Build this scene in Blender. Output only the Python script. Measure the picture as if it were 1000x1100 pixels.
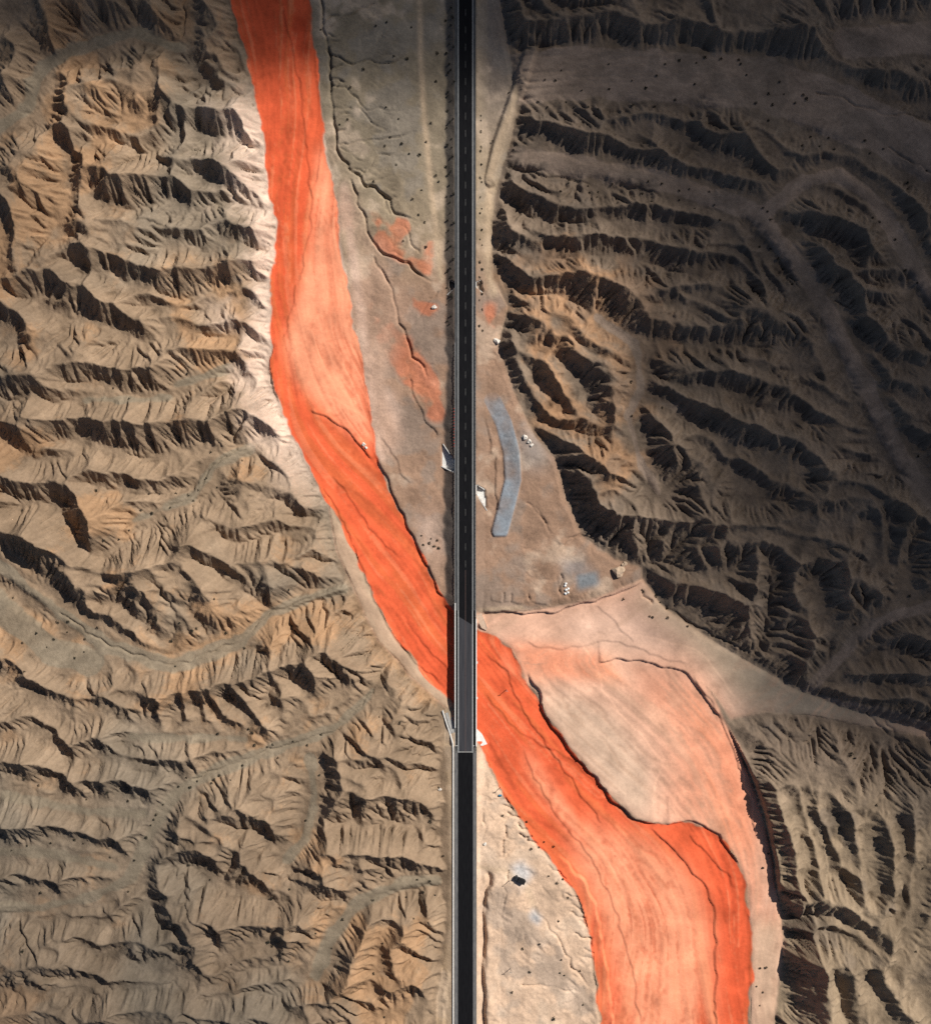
import bpy, bmesh, math, time, random
import numpy as np
from mathutils import Vector

for o in list(bpy.data.objects): bpy.data.objects.remove(o, do_unlink=True)
scene = bpy.context.scene
COL = scene.collection
T_START = time.time()

# ---------------------------------------------------------------- CAMERA, SKY, SUN, EXPOSURE
cam_d = bpy.data.cameras.new('camera'); cam = bpy.data.objects.new('camera', cam_d); COL.objects.link(cam)
cam.location = (0, 0, 480.0)                       # a drone hovering 480 m up, looking straight down
cam.rotation_euler = (0, 0, 0)
cam_d.sensor_fit = 'HORIZONTAL'; cam_d.angle_x = 2*math.atan(250.0/480.0)
cam_d.clip_start = 1.0; cam_d.clip_end = 20000
scene.camera = cam

SUN_EL = math.radians(40.0); SUN_AZ = (.78, .625)  # towards the sun; shadows fall to the lower left
_n = math.hypot(*SUN_AZ)
SUN_DIR = Vector((SUN_AZ[0]/_n*math.cos(SUN_EL), SUN_AZ[1]/_n*math.cos(SUN_EL), math.sin(SUN_EL)))
world = bpy.data.worlds.new('World'); scene.world = world; world.use_nodes = True
nt = world.node_tree; nt.nodes.clear()
sky = nt.nodes.new('ShaderNodeTexSky'); sky.sky_type = 'NISHITA'; sky.sun_disc = False
sky.sun_elevation = SUN_EL; sky.sun_rotation = math.atan2(SUN_AZ[0], SUN_AZ[1]); sky.altitude = 1500; sky.air_density = .8; sky.dust_density = 3.0; sky.ozone_density = .3
bg = nt.nodes.new('ShaderNodeBackground'); bg.inputs['Strength'].default_value = 0.05
wo = nt.nodes.new('ShaderNodeOutputWorld')
nt.links.new(sky.outputs[0], bg.inputs[0]); nt.links.new(bg.outputs[0], wo.inputs[0])
sun_d = bpy.data.lights.new('sun', 'SUN'); sun_d.energy = 5.0; sun_d.angle = math.radians(.5); sun_d.color = (1, .95, .87)
sun = bpy.data.objects.new('sun', sun_d); COL.objects.link(sun)
sun.rotation_euler = SUN_DIR.to_track_quat('Z', 'Y').to_euler(); sun.location = SUN_DIR*600
scene.view_settings.view_transform = 'Standard'; scene.view_settings.look = 'None'
scene.view_settings.exposure = 0.12; scene.view_settings.gamma = 1.0; scene.view_settings.use_curve_mapping = False
scene.render.engine = 'CYCLES'
scene.cycles.use_denoising = False
scene.cycles.max_bounces = 4; scene.cycles.diffuse_bounces = 2; scene.cycles.volume_bounces = 0; scene.cycles.transparent_max_bounces = 8

# ---------------------------------------------------------------- TERRAIN (numpy)
S = 0.5                      # metres per photograph pixel on the riverbed
HCAM = 480.0                 # camera height above the riverbed
PX0, PY0, PX1, PY1 = -90, -90, 1090, 1190   # extent of the modelled ground, in survey pixels
CELL = 1.2                   # survey pixels per cell (0.6 m)
NX = int((PX1 - PX0) / CELL) + 1
NY = int((PY1 - PY0) / CELL) + 1

def P(s):
    return np.array([[float(v) for v in q.split(',')] for q in s.split()])

# crests (height above the local drainage, metres) and channels of the badlands, surveyed as polylines
RIDGES = [
 (8,'37,0 52,22 67,47'),(9,'97,-5 123,20 157,37 187,50'),(8,'0,37 13,50 33,63 60,68'),(8,'0,77 20,90 43,99'),(7,'150,-5 165,15 190,38'),
 (8,'215,-5 235,3 250,8'),(9,'60,127 80,150 83,197'),(8,'174,70 175,115'),(11,'177,117 207,106 233,113 253,115 281,138'),(6,'82,143 133,140'),
 (11,'93,199 110,190 125,178 160,190 187,184 207,213'),(11,'200,172 235,174 262,188 281,206'),(5,'170,250 190,250 213,256'),(8,'243,253 268,247 295,257'),
 (13,'70,267 113,268 135,272 150,281 180,282 215,285 235,278 260,292 288,293'),(12,'5,297 45,292 80,303 95,325 120,328 153,352'),(5,'147,325 165,320 190,332'),
 (9,'0,312 20,325 27,360'),(9,'0,203 10,230 12,290'),(5,'100,243 130,236 150,232'),(7,'35,150 25,190 30,225'),(6,'200,128 185,150 160,165'),
 (7,'-5,35 30,65 50,82'),(7,'100,-5 125,28 150,37'),(6,'65,92 66,120'),(6,'174,118 140,145 110,170 86,197'),(4,'82,142 115,137 137,150'),(4,'85,172 110,165 132,158'),(5,'200,75 235,100'),(5,'215,62 255,86'),(5,'240,52 268,84'),(5,'222,30 245,40'),(4,'75,225 135,214 178,217'),(4,'80,237 150,245 182,240'),(4,'85,290 125,296 155,310'),
 (5,'272,300 235,330 205,345'),(7,'275,352 247,375 227,410 207,438'),(5,'255,400 240,425'),(4,'95,165 120,160'),(5,'20,165 8,195'),(5,'45,160 40,195 48,230'),(5,'100,90 112,110 118,135'),(5,'135,75 145,95 142,120'),(4,'215,137 235,150'),(5,'233,115 240,132 250,145'),(5,'207,108 215,125'),(5,'160,190 172,205'),(6,'135,272 142,295'),(6,'180,282 190,300'),(6,'215,285 222,302'),(5,'113,268 122,283'),(6,'80,303 92,330'),(6,'45,292 60,318'),(6,'115,450 125,475'),(6,'150,452 160,478'),(6,'180,450 190,478'),(6,'215,450 228,475'),(6,'255,431 258,468'),(5,'236,440 240,470'),(5,'80,444 92,470'),(5,'125,513 133,524'),(5,'60,522 66,538'),(5,'110,399 120,416'),(5,'140,398 150,420'),
 (7,'210,345 250,338 275,345 290,350'),(6,'160,370 200,372 240,365'),
 (10,'45,396 93,391 110,399 140,398 180,402 205,412'),(9,'0,399 30,403 62,421'),(7,'200,378 230,372 262,390'),
 (15,'35,456 80,444 115,450 150,452 180,450 215,450 255,431 270,443 307,470'),(9,'-5,457 20,457 40,475 62,492'),
 (8,'70,511 95,508 125,513 165,511 205,508'),(11,'-5,490 15,517 60,522 82,540 92,555 106,590'),(4,'130,543 150,538 190,541'),
 (14,'-5,556 25,572 60,601 80,605'),(8,'60,603 85,627 112,648 150,668'),(12,'80,605 100,609 135,607 165,610 185,598 205,585 228,579 245,595 280,597 315,602 345,592 360,585'),
 (7,'233,570 255,562 295,561 312,573'),(6,'250,500 265,520 268,545'),(6,'310,500 325,530 330,560'),
 (10,'100,640 118,660 148,672'),(9,'140,612 160,640 172,662'),(9,'168,612 190,640 205,662'),(9,'195,600 205,625 222,655'),(8,'235,590 245,612 262,634'),(8,'268,600 285,625 300,640'),
 (8,'330,612 345,622 360,630'),(4,'20,690 60,712 100,738 140,748'),(4,'-5,700 30,722 50,745'),
 (10,'150,752 167,748 197,748 222,746 245,738 265,732 295,722 320,708 345,706 382,716'),(8,'167,748 178,770'),(8,'197,748 206,776'),(8,'222,746 233,777'),(9,'245,738 262,779'),(9,'265,732 282,755 298,778'),(8,'295,722 310,735 322,748'),(8,'320,708 335,722 348,736'),(6,'345,706 360,718 372,730'),
 (4,'-5,782 30,783'),(7,'60,798 75,790 100,785 130,790 152,808'),(5,'100,785 118,804'),(7,'163,799 190,799 207,812 211,826'),(5,'215,821 225,807 252,806'),(4,'175,812 200,815'),
 (9,'-5,815 30,822 60,815 75,829 100,837 130,842 168,852'),(8,'60,815 70,835 80,852'),(6,'100,837 112,850'),(6,'130,842 142,853'),(8,'-5,885 50,889 100,889 113,897 127,912'),(4,'20,860 60,868 100,866'),
 (6,'176,924 195,918 212,917 235,939'),(6,'255,884 263,879 277,877 297,904'),(6,'264,903 262,925 250,952'),(5,'225,855 240,870 262,868 290,860'),(5,'195,868 190,890 187,915'),(4,'215,862 222,885 224,905'),(4,'245,858 250,875'),
 (5,'60,925 62,950 58,975'),(5,'75,962 90,984'),(5,'50,990 58,1016'),(6,'35,1022 65,1014 95,1008 122,1002 142,1028'),(5,'65,1014 85,1030'),(5,'95,1008 110,1024'),(7,'160,1000 190,988 205,1015 222,1046'),(7,'190,988 215,984 230,1000 245,1020'),(6,'215,984 240,984 258,1002'),
 (6,'250,995 268,991 292,985 308,1010 321,1031'),(6,'285,992 302,987 330,990 348,1006'),(5,'15,1042 40,1040 75,1050'),(5,'45,1037 62,1035 92,1047 142,1057'),(6,'-5,1070 40,1072 80,1075 115,1078'),(7,'90,1100 125,1095 165,1090 215,1093 260,1086 300,1092'),
 (5,'263,950 285,946 296,962'),(5,'130,970 160,958 190,965'),(4,'110,945 125,965'),(4,'205,945 212,970'),
 (9,'349,798 362,830 367,857 360,884 347,916'),(7,'365,878 385,865 415,852 436,857 454,876'),(5,'385,865 398,878'),(5,'415,852 425,872'),(8,'298,940 320,928 340,922 380,916 415,927 440,931 482,936'),(7,'320,928 340,945 362,967'),(6,'350,921 372,942'),(6,'380,917 394,942'),(5,'415,927 425,940'),
 (7,'402,968 400,985 380,1025 366,1056'),(6,'440,990 425,1020 415,1045'),(5,'365,822 395,812 425,806'),(5,'370,850 392,838 420,835'),(7,'318,1086 345,1078 380,1070 425,1070 458,1056'),(5,'345,1078 352,1090'),(5,'380,1070 390,1085'),(5,'455,965 470,1000 468,1030'),
 (4,'400,700 420,735'),(4,'440,760 448,785'),(5,'285,690 300,705 322,706'),(4,'250,700 262,712'),
 # east of the road
 (11,'540,8 570,22 610,30 640,25 700,22 770,30 840,40 900,28 960,35 1005,25'),(9,'585,48 620,52 650,60'),(8,'880,95 930,85 1005,82'),(5,'870,118 930,125 1005,135'),
 (9,'562,128 600,130 640,145 666,158 700,168 760,175 808,172'),(8,'666,113 720,118 760,137 800,152 850,178'),(9,'850,178 900,192 950,220 1005,245'),
 (9,'538,187 560,200 590,210 607,220 650,212 700,225 760,235'),(8,'533,226 555,240 620,248 670,250 730,265 790,270'),(8,'555,288 580,300 630,298 680,305 740,300 800,310'),
 (8,'537,326 560,345 600,362'),(7,'545,362 560,383 578,402'),(8,'575,368 597,400 612,443'),(8,'592,360 622,385 640,410 657,442'),(8,'553,408 575,433 600,446 630,452'),
 (9,'600,470 620,480 645,502 670,530'),(13,'604,486 620,515 640,535 667,546 700,556 740,566 770,570 830,556 880,540 930,528'),(7,'690,335 720,350 770,345 830,355'),
 (8,'700,380 740,400 790,405 840,410 870,430'),(9,'700,440 740,430 790,450 840,465 880,500 890,520'),(7,'720,470 760,490 800,505 850,530'),(7,'700,400 735,425 760,455'),
 (8,'850,260 880,270 920,300 945,340'),(8,'880,235 915,245 935,275 950,320'),(8,'880,330 930,340 960,370 1005,390'),(7,'920,400 960,410 1005,430'),(7,'960,455 1005,470'),
 (6,'860,215 890,220 905,225'),(8,'955,240 985,270 1005,290'),
 (8,'708,622 740,640 790,645 812,650 830,680'),(8,'795,590 840,588 880,610 915,592'),(8,'905,640 903,600 918,555'),(8,'940,540 935,580 920,625'),(8,'975,545 965,590 950,640'),(8,'820,600 812,640 800,690'),
 (8,'850,640 870,660 862,700'),(7,'680,575 690,600'),(7,'715,565 718,600'),(7,'745,570 755,605'),(7,'770,572 775,610'),(7,'880,545 885,580'),(8,'930,690 960,680 1005,690'),(8,'920,720 960,725 1005,730'),
 (6,'760,360 800,380 840,385'),(6,'620,330 660,340 680,350'),
 (6,'835,762 850,752 870,765'),(7,'900,742 940,752 1005,745'),(11,'777,776 790,800 812,840 832,872 850,910 862,945'),(7,'850,850 868,890 880,935'),(7,'868,860 885,890 897,915'),(8,'905,862 915,885 922,905'),
 (8,'945,880 962,930 955,970 940,1010'),(8,'985,870 975,920 965,980 955,1030'),(9,'842,972 870,955 905,960 930,990 942,1018'),(8,'845,990 880,985 915,1000 940,1012'),(8,'860,1015 900,1020 935,1032 960,1060'),
 (20,'850,968 872,1005 890,1050 915,1105'),(7,'905,1040 915,1075 930,1105'),(7,'945,1040 955,1070 985,1100'),(6,'925,940 930,960 935,985'),
 (6,'900,790 925,840 930,865'),
]
CHANNELS = [
 '220,85 197,57 150,40 110,53 63,77 50,97 43,123 20,143 -10,160','203,-10 201,30 197,57','213,137 250,155 278,157','85,157 130,155 170,150 190,140',
 '100,213 143,222 173,213 203,230 245,225 282,225','210,192 240,203 262,207 280,215','177,264 212,265 243,262 290,273','85,285 120,291 147,309 165,312 195,322 230,312 262,305 288,306',
 '53,147 67,173 76,202 65,235 62,262','20,315 55,331 85,346 120,346 150,363 190,360 240,355 290,362','150,331 187,335 240,328 288,325','-5,345 15,368','-5,240 4,290 0,300',
 '60,406 105,418 145,429 195,424 225,400 268,402','-5,438 30,427 62,427 100,430','20,470 75,476 118,486 150,488 185,488 215,481 245,491 270,480 305,472',
 '10,468 40,491 64,495 90,492','110,600 150,570 187,545 213,533 225,515 233,500 293,471','95,521 130,529 165,531 200,522 225,515','20,549 62,543 75,562 85,586 105,598','150,548 190,546',
 '-10,590 15,598 40,624 77,656 127,690 193,712 263,687 293,657 334,641 372,632','115,647 150,668 180,690','230,611 260,633 290,648','240,573 270,579 310,577 340,578','320,560 345,560',
 '-10,720 30,745 60,765 110,772 137,778','137,778 170,781 210,784 270,786 300,792','150,935 170,890 186,860 200,842 215,830 255,815 300,799 334,790 360,780 388,757 402,738 414,712 428,702','-10,795 30,793 85,807 125,814 157,818 190,832 200,842',
 '-10,840 50,842 67,862 100,857 140,858 166,866 186,860','-10,903 60,903 95,908 130,919 155,925','188,929 220,936 236,946 262,958 290,972','263,887 290,906 318,912 340,890','-10,965 60,962 110,952 150,935','90,1022 120,1024 142,1032 180,1044 225,1052 290,1045 345,1035',
 '70,1053 140,1062 200,1068 260,1070 320,1065 345,1035','175,990 160,975 150,935','236,1025 258,1012 290,1015','322,1032 345,1020','345,1035 360,1000 380,970 420,947 478,944','343,800 346,850 336,890 316,914 300,922','364,882 400,884 452,880','362,968 380,970',
 '376,990 364,1030 350,1060','400,1095 440,1088 470,1078','408,1000 405,1040 395,1065','190,778 197,760','215,778 212,758','240,780 234,758','275,782 258,752','305,775 288,742','330,748 310,726','300,792 320,770 350,750 385,740 402,738','40,1000 70,992 130,993 160,975','0,1062 60,1062 110,1066',
 # east
 '560,152 600,165 640,180 666,188 740,197 800,216 822,224','690,136 740,152 800,176','880,201 920,226 950,236','540,217 560,236 600,236 650,233 720,245 790,250','535,265 590,285 640,276 700,285 780,290',
 '545,305 600,318 640,345 680,375 685,420 672,450 685,500 700,530','537,352 570,373 600,378','560,388 582,418 604,437','605,385 630,420 645,450','557,427 575,452 605,457 640,462','600,500 612,545 635,575 668,592 690,612',
 '660,470 690,505','700,365 760,370 830,375 860,395','720,440 760,470 820,490 860,510','740,415 800,430 850,450','745,480 800,520 850,540','690,598 720,606 750,612 790,612','720,642 760,671 800,692 850,725',
 '1010,640 950,660 915,680 890,710 870,737','830,612 825,650 818,690','870,620 885,650 890,690','930,560 935,600','955,560 950,610','980,570 975,620','900,710 950,705 1010,710','900,735 950,738 1010,738',
 '845,860 860,900 870,945','862,865 880,905 890,940 915,950','895,865 905,900 918,930','925,880 935,925 940,960','965,880 968,930 960,990','1000,880 990,940 975,1010 960,1040','840,985 870,978 900,985 935,1015','850,1005 890,1005 930,1022',
 '840,1000 848,1060 852,1110','895,1050 905,1080 915,1110','930,1045 942,1075 960,1110','1000,1000 985,1050 1000,1100',
 '830,270 860,300 885,310 910,340','860,255 890,260 910,280','900,360 950,375 1005,400','940,420 1005,440','1005,350 985,320 965,300','590,60 640,72 690,70','870,105 940,105 1005,108',
]
# broad valley floors: half width (px), polyline -- level, gently graded, hardly gullied
FLOORS = [
 (8,'195,57 150,42 110,53 63,77 50,97 43,123 20,143 -10,160'),(9,'77,656 127,690 193,712 263,687'),(6,'263,687 293,657 334,641 368,633'),(6,'10,600 40,628 77,656'),(16,'-20,620 20,655 70,695 110,708'),(7,'186,860 200,842 240,820 300,799 360,780'),(7,'150,933 170,890 186,860'),(5,'360,780 388,757 402,738'),
 (8,'470,945 433,947 385,965 360,995 343,1040'),(6,'187,545 213,533 233,500 270,483'),(6,'336,810 341,850 330,895 312,915'),(6,'0,903 60,904 131,920'),(5,'20,845 60,852 100,862 165,866'),(5,'0,962 60,962 110,952 150,935'),(4,'150,785 210,786 270,788'),(5,'195,415 225,405 250,395'),(4,'100,432 150,433 190,428'),(3,'150,560 187,545'),
 (32,'560,88 640,85 720,95 800,100 860,120 930,150 1010,190'),(20,'900,60 960,58 1010,55'),(12,'545,168 600,180 660,192 720,208 790,232'),
 (11,'800,235 830,270 860,315 885,355 910,405 940,470 970,520 1010,560'),(9,'815,235 850,205 890,198 925,225 950,270 970,300 1010,360'),(5,'640,345 680,375 685,420 672,450 685,500 705,530'),
 (8,'1010,640 950,660 915,680 890,710 868,737'),(10,'760,720 830,742 880,757 940,765 1010,790'),(4,'720,440 690,430'),
]
def ring(s): return P(s)
# the red river of sand (left edge downstream, right edge upstream)
RIVER_W = ring('240,-95 247,0 258,40 270,80 280,130 287,180 296,240 297,275 290,310 291,350 294,376 289,392 295,420 310,455 325,490 347,530 368,568 386,605 405,650 428,688 455,722 484,752 500,768 500,668 484,651 470,630 450,590 430,550 412,510 403,490 400,470 393,420 385,370 375,320 365,260 358,200 350,160 345,110 340,60 333,0 325,-95')
RIVER_E = ring('500,665 513,679 530,683 548,695 558,715 563,735 578,755 600,785 625,820 650,850 680,878 710,886 740,884 770,897 790,920 800,950 806,990 807,1050 804,1100 800,1195 655,1195 645,1100 640,1060 635,1010 625,970 605,940 580,910 545,860 528,830 522,810 513,795 500,780')
BANK_W = ring('350,520 368,560 386,605 405,650 428,688 455,722 484,752 484,765 470,752 440,725 425,706 408,690 395,665 380,630 362,590')   # dry sand along the west bank
SANDBAR = ring('578,743 590,778 620,813 650,847 682,878 710,885 740,883 770,896 790,919 800,948 806,990 807,1195 840,1195 832,1100 842,1010 836,968 826,905 810,850 792,800 776,772 762,740 740,722 700,712 650,712 610,708 575,713 552,708 556,728')
FAN = ring('500,655 520,660 560,657 600,651 640,642 690,622 712,652 755,682 800,708 850,738 900,758 950,772 1000,786 1000,792 930,780 870,768 820,765 785,772 765,742 740,722 700,712 650,712 610,708 575,715 558,712 548,695 530,683 513,679 500,668')
PLAIN_W = ring('310,-95 320,-5 330,60 335,120 345,180 355,250 365,330 380,420 390,490 400,512 420,555 440,595 455,625 466,648 488,652 512,652 512,-95')
PLAIN_E = ring('488,-95 530,-95 536,0 545,50 556,108 549,150 540,180 530,215 528,260 530,300 545,330 535,370 548,410 560,440 575,470 598,495 606,530 625,575 660,600 690,610 690,622 640,642 560,655 520,660 488,660')
PLAIN_S = ring('488,760 514,790 524,812 530,832 547,862 582,912 607,942 627,972 637,1012 642,1062 647,1102 655,1195 488,1195')
ROADSIDE_S = ring('478,760 512,760 512,1195 470,1195 470,1070 482,1000 484,940 482,860 478,800')
BLUFF_EDGE = ring('247,0 258,40 270,80 280,130 287,180 296,240 297,275 290,310 291,350 293,376 288,392 294,420 308,457 322,490 343,530')

# low scarps cut in the sand: (height m, reach px, polyline); the high side lies to the left of the direction of travel
SCARPS = [
 (1.8,30,'565,722 578,745 583,762 592,782 608,803 622,816 637,834 650,848 662,862 678,876 695,884 712,885'),
 (1.1,14,'712,885 738,883 755,888 770,897 783,912 794,930'),(.8,14,'695,890 715,905 730,920 745,940 757,952 766,975 768,1010 769,1060 770,1110'),(.6,10,'740,895 752,910 765,925 778,938 785,955'),
 (1.4,12,'642,712 660,709 700,712 728,720 742,727 755,745 768,765 774,773'),(6.,24,'776,772 790,798 808,838 822,880 832,925 836,966'),
 (1.3,20,'403,490 412,508 421,525 430,548 440,570 450,590 460,610 472,634 480,645'),
 (.9,10,'333,440 350,448 370,460 387,477 400,495'),(.6,9,'345,518 362,548 375,575 388,605 400,640 415,668 430,692 450,715 478,740'),
 (.5,7,'435,668 448,682 462,700 472,712 482,722'),(.5,8,'345,150 338,200 333,250 322,300 312,340 303,372'),
 (.5,6,'355,510 375,532 395,565 412,582 428,600'),(.4,6,'520,745 545,775 575,800 610,815 640,845'),
 (.6,8,'520,700 540,720 560,760 600,820 650,890'),(.5,7,'560,800 575,835 600,880 640,930 665,990 680,1050 690,1110'),
 (.5,6,'300,0 312,40 322,90 330,150 335,220'),(.5,8,'560,690 600,697 650,688 690,700 740,712'),(.4,6,'640,650 660,668 680,690'),
 (1.8,12,'515,658 540,657 575,659 605,653 640,645 668,633 690,625'),(2.3,7,'524,937 527,950 522,965 521,1000 520,1040 521,1100 521,1195'),(.7,6,'519,440 523,455 526,470 526,488'),(.9,6,'532.5,488 532.5,515 533,535 535,548'),(.8,7,'440,405 452,440 470,470'),(.6,6,'408,470 418,480 428,500 440,520'),(1.0,8,'600,588 612,579 625,574 641,577 650,585'),(.7,6,'527,636 529,644 540,648 570,646 590,650'),
 (1.4,16,'660,1110 655,1060 648,1010 640,975 625,945 600,915'),(.8,8,'742,722 772,768 790,812 806,860 812,905'),
]
# incised rills: (depth m, half width px, polyline)
CUTS = [
 (1.6,2.2,'346,-10 347,20 352,55 356,90 358,120 362,150 368,172 376,182 386,190 394,199 404,200 412,208 418,220 426,230 440,237 460,238'),
 (.8,1.6,'352,55 365,62 380,70 395,66 410,72 425,70 440,62'),(.7,1.5,'356,90 372,95 385,105 395,118 410,118 430,122 445,118'),(.7,1.5,'388,118 400,130 412,142 415,148'),(.7,1.5,'365,156 390,152 420,150 448,144'),
 (1.4,2,'377,194 384,215 392,232 396,250 405,268 415,275 425,278 440,285 455,297 470,303'),(1.2,2,'402,277 410,290 418,310 425,330 432,350 440,372 452,395 460,410'),
 (.7,1.5,'372,180 390,185 405,170 425,165'),(.6,1.4,'410,208 418,230 412,215'),(.6,1.4,'355,30 370,20 390,12 410,5'),(.7,1.5,'435,245 442,262 452,275'),
 (.7,1.4,'546,935 541,960 537,990'),(.8,1.3,'77,656 127,690 193,712 263,687 293,657 334,641 372,632'),(.8,1.3,'187,545 213,533 233,500 270,483 293,471 306,470'),(.7,1.2,'215,830 255,815 300,799 334,790 360,780 388,757 402,738 414,712 425,702'),(.6,1.2,'541,637 540,647'),(.6,1.2,'549,638 547,647'),(.6,1.2,'567,638 568,646'),(.5,1.2,'585,622 600,618 601,640'),(.6,1.3,'575,545 585,560 590,575'),(.5,1.2,'565,540 580,555 592,566'),(.6,1.3,'470,315 455,330 440,352'),(.9,1.8,'543,888 541,905 538,922'),(.7,1.5,'575,975 600,1010 625,1050 636,1066'),(.6,1.4,'560,1058 590,1060 625,1068'),(.7,1.5,'521,858 518,880 520,905'),
 (.8,1.6,'395,715 412,728 420,748'),(.8,1.5,'425,775 440,785 452,802'),(.7,1.5,'420,730 440,742 452,760 470,752'),
 (1.0,2,'805,700 780,690 745,672 715,655 700,640'),(.8,2,'690,635 700,650'),(1.0,2,'950,775 970,800 990,840 1010,870'),(1.0,2,'930,765 960,790 985,835 1010,880'),
 (.8,1.6,'885,330 905,340 930,345'),(.7,1.5,'866,113 890,118 915,130 940,137 1000,140'),(.6,1.5,'640,152 700,165'),(.7,1.5,'545,180 575,190 600,195 640,205'),(.6,1.5,'940,170 970,190 1010,205'),
 (1.3,2,'400,-5 395,-5'),(1.6,1.7,'602,617 602.5,628 603,643'),(.9,1.5,'600,585 612,578 625,572 640,575'),
 (1.0,1.6,'201,-5 202,15 200,35 198,55'),
]

_r = np.random.default_rng(23)
for _k in range(34):                                   # short gullies biting back from the red bank and from the plain's main rill
    if _k < 20:
        _y = 862+_k*9+_r.uniform(-3, 3); _x = float(np.interp(_y, [860, 910, 940, 970, 1010, 1060], [547, 582, 607, 627, 637, 642]))-_r.uniform(1, 4)
        _d = np.array([-_r.uniform(8, 20), -_r.uniform(2, 10)])
    else:
        _y = 30+(_k-20)*14+_r.uniform(-4, 4); _x = float(np.interp(_y, [20, 90, 150, 182, 200, 230], [347, 356, 362, 376, 400, 425])); _d = np.array([_r.uniform(8, 22), _r.uniform(-9, 5)])
    _p = np.array([_x, _y]); _q = _p+_d*.5+_r.normal(0, 2, 2); _e = _p+_d
    CUTS.append((_r.uniform(.5, .9), 1.3, ' '.join('%.1f,%.1f' % (a, b) for a, b in (_p, _q, _e))))

def fbm(ny, nx, scale, octaves=4, seed=0, gain=.5, ridged=False, ax=1., ay=1.):
    """value noise; scale in cells"""
    rng = np.random.default_rng(seed); out = np.zeros((ny, nx), np.float32); a = 1.
    for o in range(octaves):
        sx, sy = scale*ax/2**o, scale*ay/2**o
        if min(sx, sy) < 1.2: break
        gx, gy = int(nx/sx)+4, int(ny/sy)+4
        g = rng.standard_normal((gy, gx)).astype(np.float32)
        x = np.arange(nx)/sx; y = np.arange(ny)/sy
        xi = x.astype(int); yi = y.astype(int)
        def wts(f): return [(1-f)**3/6, (3*f**3-6*f**2+4)/6, (-3*f**3+3*f**2+3*f+1)/6, f**3/6]
        wx = wts((x-xi).astype(np.float32)); wy = wts((y-yi).astype(np.float32))
        r = sum(w[None, :]*g[:, xi+k] for k, w in enumerate(wx))
        n = sum(w[:, None]*r[yi+k, :] for k, w in enumerate(wy))*1.9
        out += a*(1-2*np.abs(n) if ridged else n); a *= gain
    return out

def vnoise(u, v, seed):
    g = np.random.default_rng(seed).standard_normal((256, 256)).astype(np.float32)
    iu, iv = np.floor(u).astype(int), np.floor(v).astype(int); fu, fv = u-iu, v-iv
    fu = fu*fu*(3-2*fu); fv = fv*fv*(3-2*fv); a, b, c, d = iu & 255, (iu+1) & 255, iv & 255, (iv+1) & 255
    return (g[c, a]*(1-fu)+g[c, b]*fu)*(1-fv)+(g[d, a]*(1-fu)+g[d, b]*fu)*fv
def crests(px, py, ang, across, length, seed):
    """long broken crests (0..1): ang = heading in the picture, degrees below +x"""
    a = math.radians(ang); w = vnoise(px/60., py/60., seed+7)*14
    u = (px*math.cos(a)+py*math.sin(a))/length; v = (-px*math.sin(a)+py*math.cos(a)+w)/across
    n = vnoise(u, v, seed); return np.clip(1-np.abs(n)*1.5, 0, 1)

def box(a, r):
    for ax in (0, 1):
        p = np.concatenate([np.repeat(a.take([0], ax), r+1, ax), a, np.repeat(a.take([-1], ax), r, ax)], ax)
        c = np.cumsum(p, ax, dtype=np.float64)
        n = a.shape[ax]
        a = ((c.take(range(2*r+1, 2*r+1+n), ax) - c.take(range(0, n), ax))/(2*r+1)).astype(np.float32)
    return a
def blur(a, r):
    r = max(1, int(round(r))); return box(box(a.astype(np.float32), r), r)
def sst(x, a, b):
    t = np.clip((x-a)/(b-a), 0, 1); return t*t*(3-2*t)

GX = (PX0 + np.arange(NX)*CELL).astype(np.float32)
GY = (PY0 + np.arange(NY)*CELL).astype(np.float32)
XX, YY = np.meshgrid(GX, GY)

def inside(poly, gx=GX, gy=GY):
    """even-odd raster fill"""
    m = np.zeros((len(gy), len(gx)), bool)
    x1, y1 = poly[:, 0], poly[:, 1]; x2, y2 = np.roll(x1, -1), np.roll(y1, -1)
    for j, y in enumerate(gy):
        k = ((y1 <= y) != (y2 <= y))
        if not k.any(): continue
        xs = np.sort(x1[k] + (y-y1[k])*(x2[k]-x1[k])/(y2[k]-y1[k]))
        for a, b in zip(xs[0::2], xs[1::2]): m[j, np.searchsorted(gx, a):np.searchsorted(gx, b)] = True
    return m

def near(poly, reach):
    """signed distance (px, + on the left of travel seen from above) and position along the line, inside a window"""
    D = np.full((NY, NX), 1e6, np.float32); SG = np.zeros((NY, NX), np.float32); T = np.zeros((NY, NX), np.float32)
    n = len(poly)-1
    for i in range(n):
        a, b = poly[i], poly[i+1]
        x0, x1 = min(a[0], b[0])-reach, max(a[0], b[0])+reach; y0, y1 = min(a[1], b[1])-reach, max(a[1], b[1])+reach
        i0, i1 = np.searchsorted(GX, x0), np.searchsorted(GX, x1); j0, j1 = np.searchsorted(GY, y0), np.searchsorted(GY, y1)
        if i1 <= i0 or j1 <= j0: continue
        sx, sy = XX[j0:j1, i0:i1]-a[0], YY[j0:j1, i0:i1]-a[1]
        dx, dy = b-a; L2 = dx*dx+dy*dy+1e-9
        t = np.clip((sx*dx+sy*dy)/L2, 0, 1)
        d = np.hypot(sx-t*dx, sy-t*dy); c = dy*sx-dx*sy       # image y runs down
        w = D[j0:j1, i0:i1]; k = d < w
        w[k] = d[k]; SG[j0:j1, i0:i1][k] = np.sign(c[k]); T[j0:j1, i0:i1][k] = (i+t[k])/n
    return D, SG, T

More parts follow.
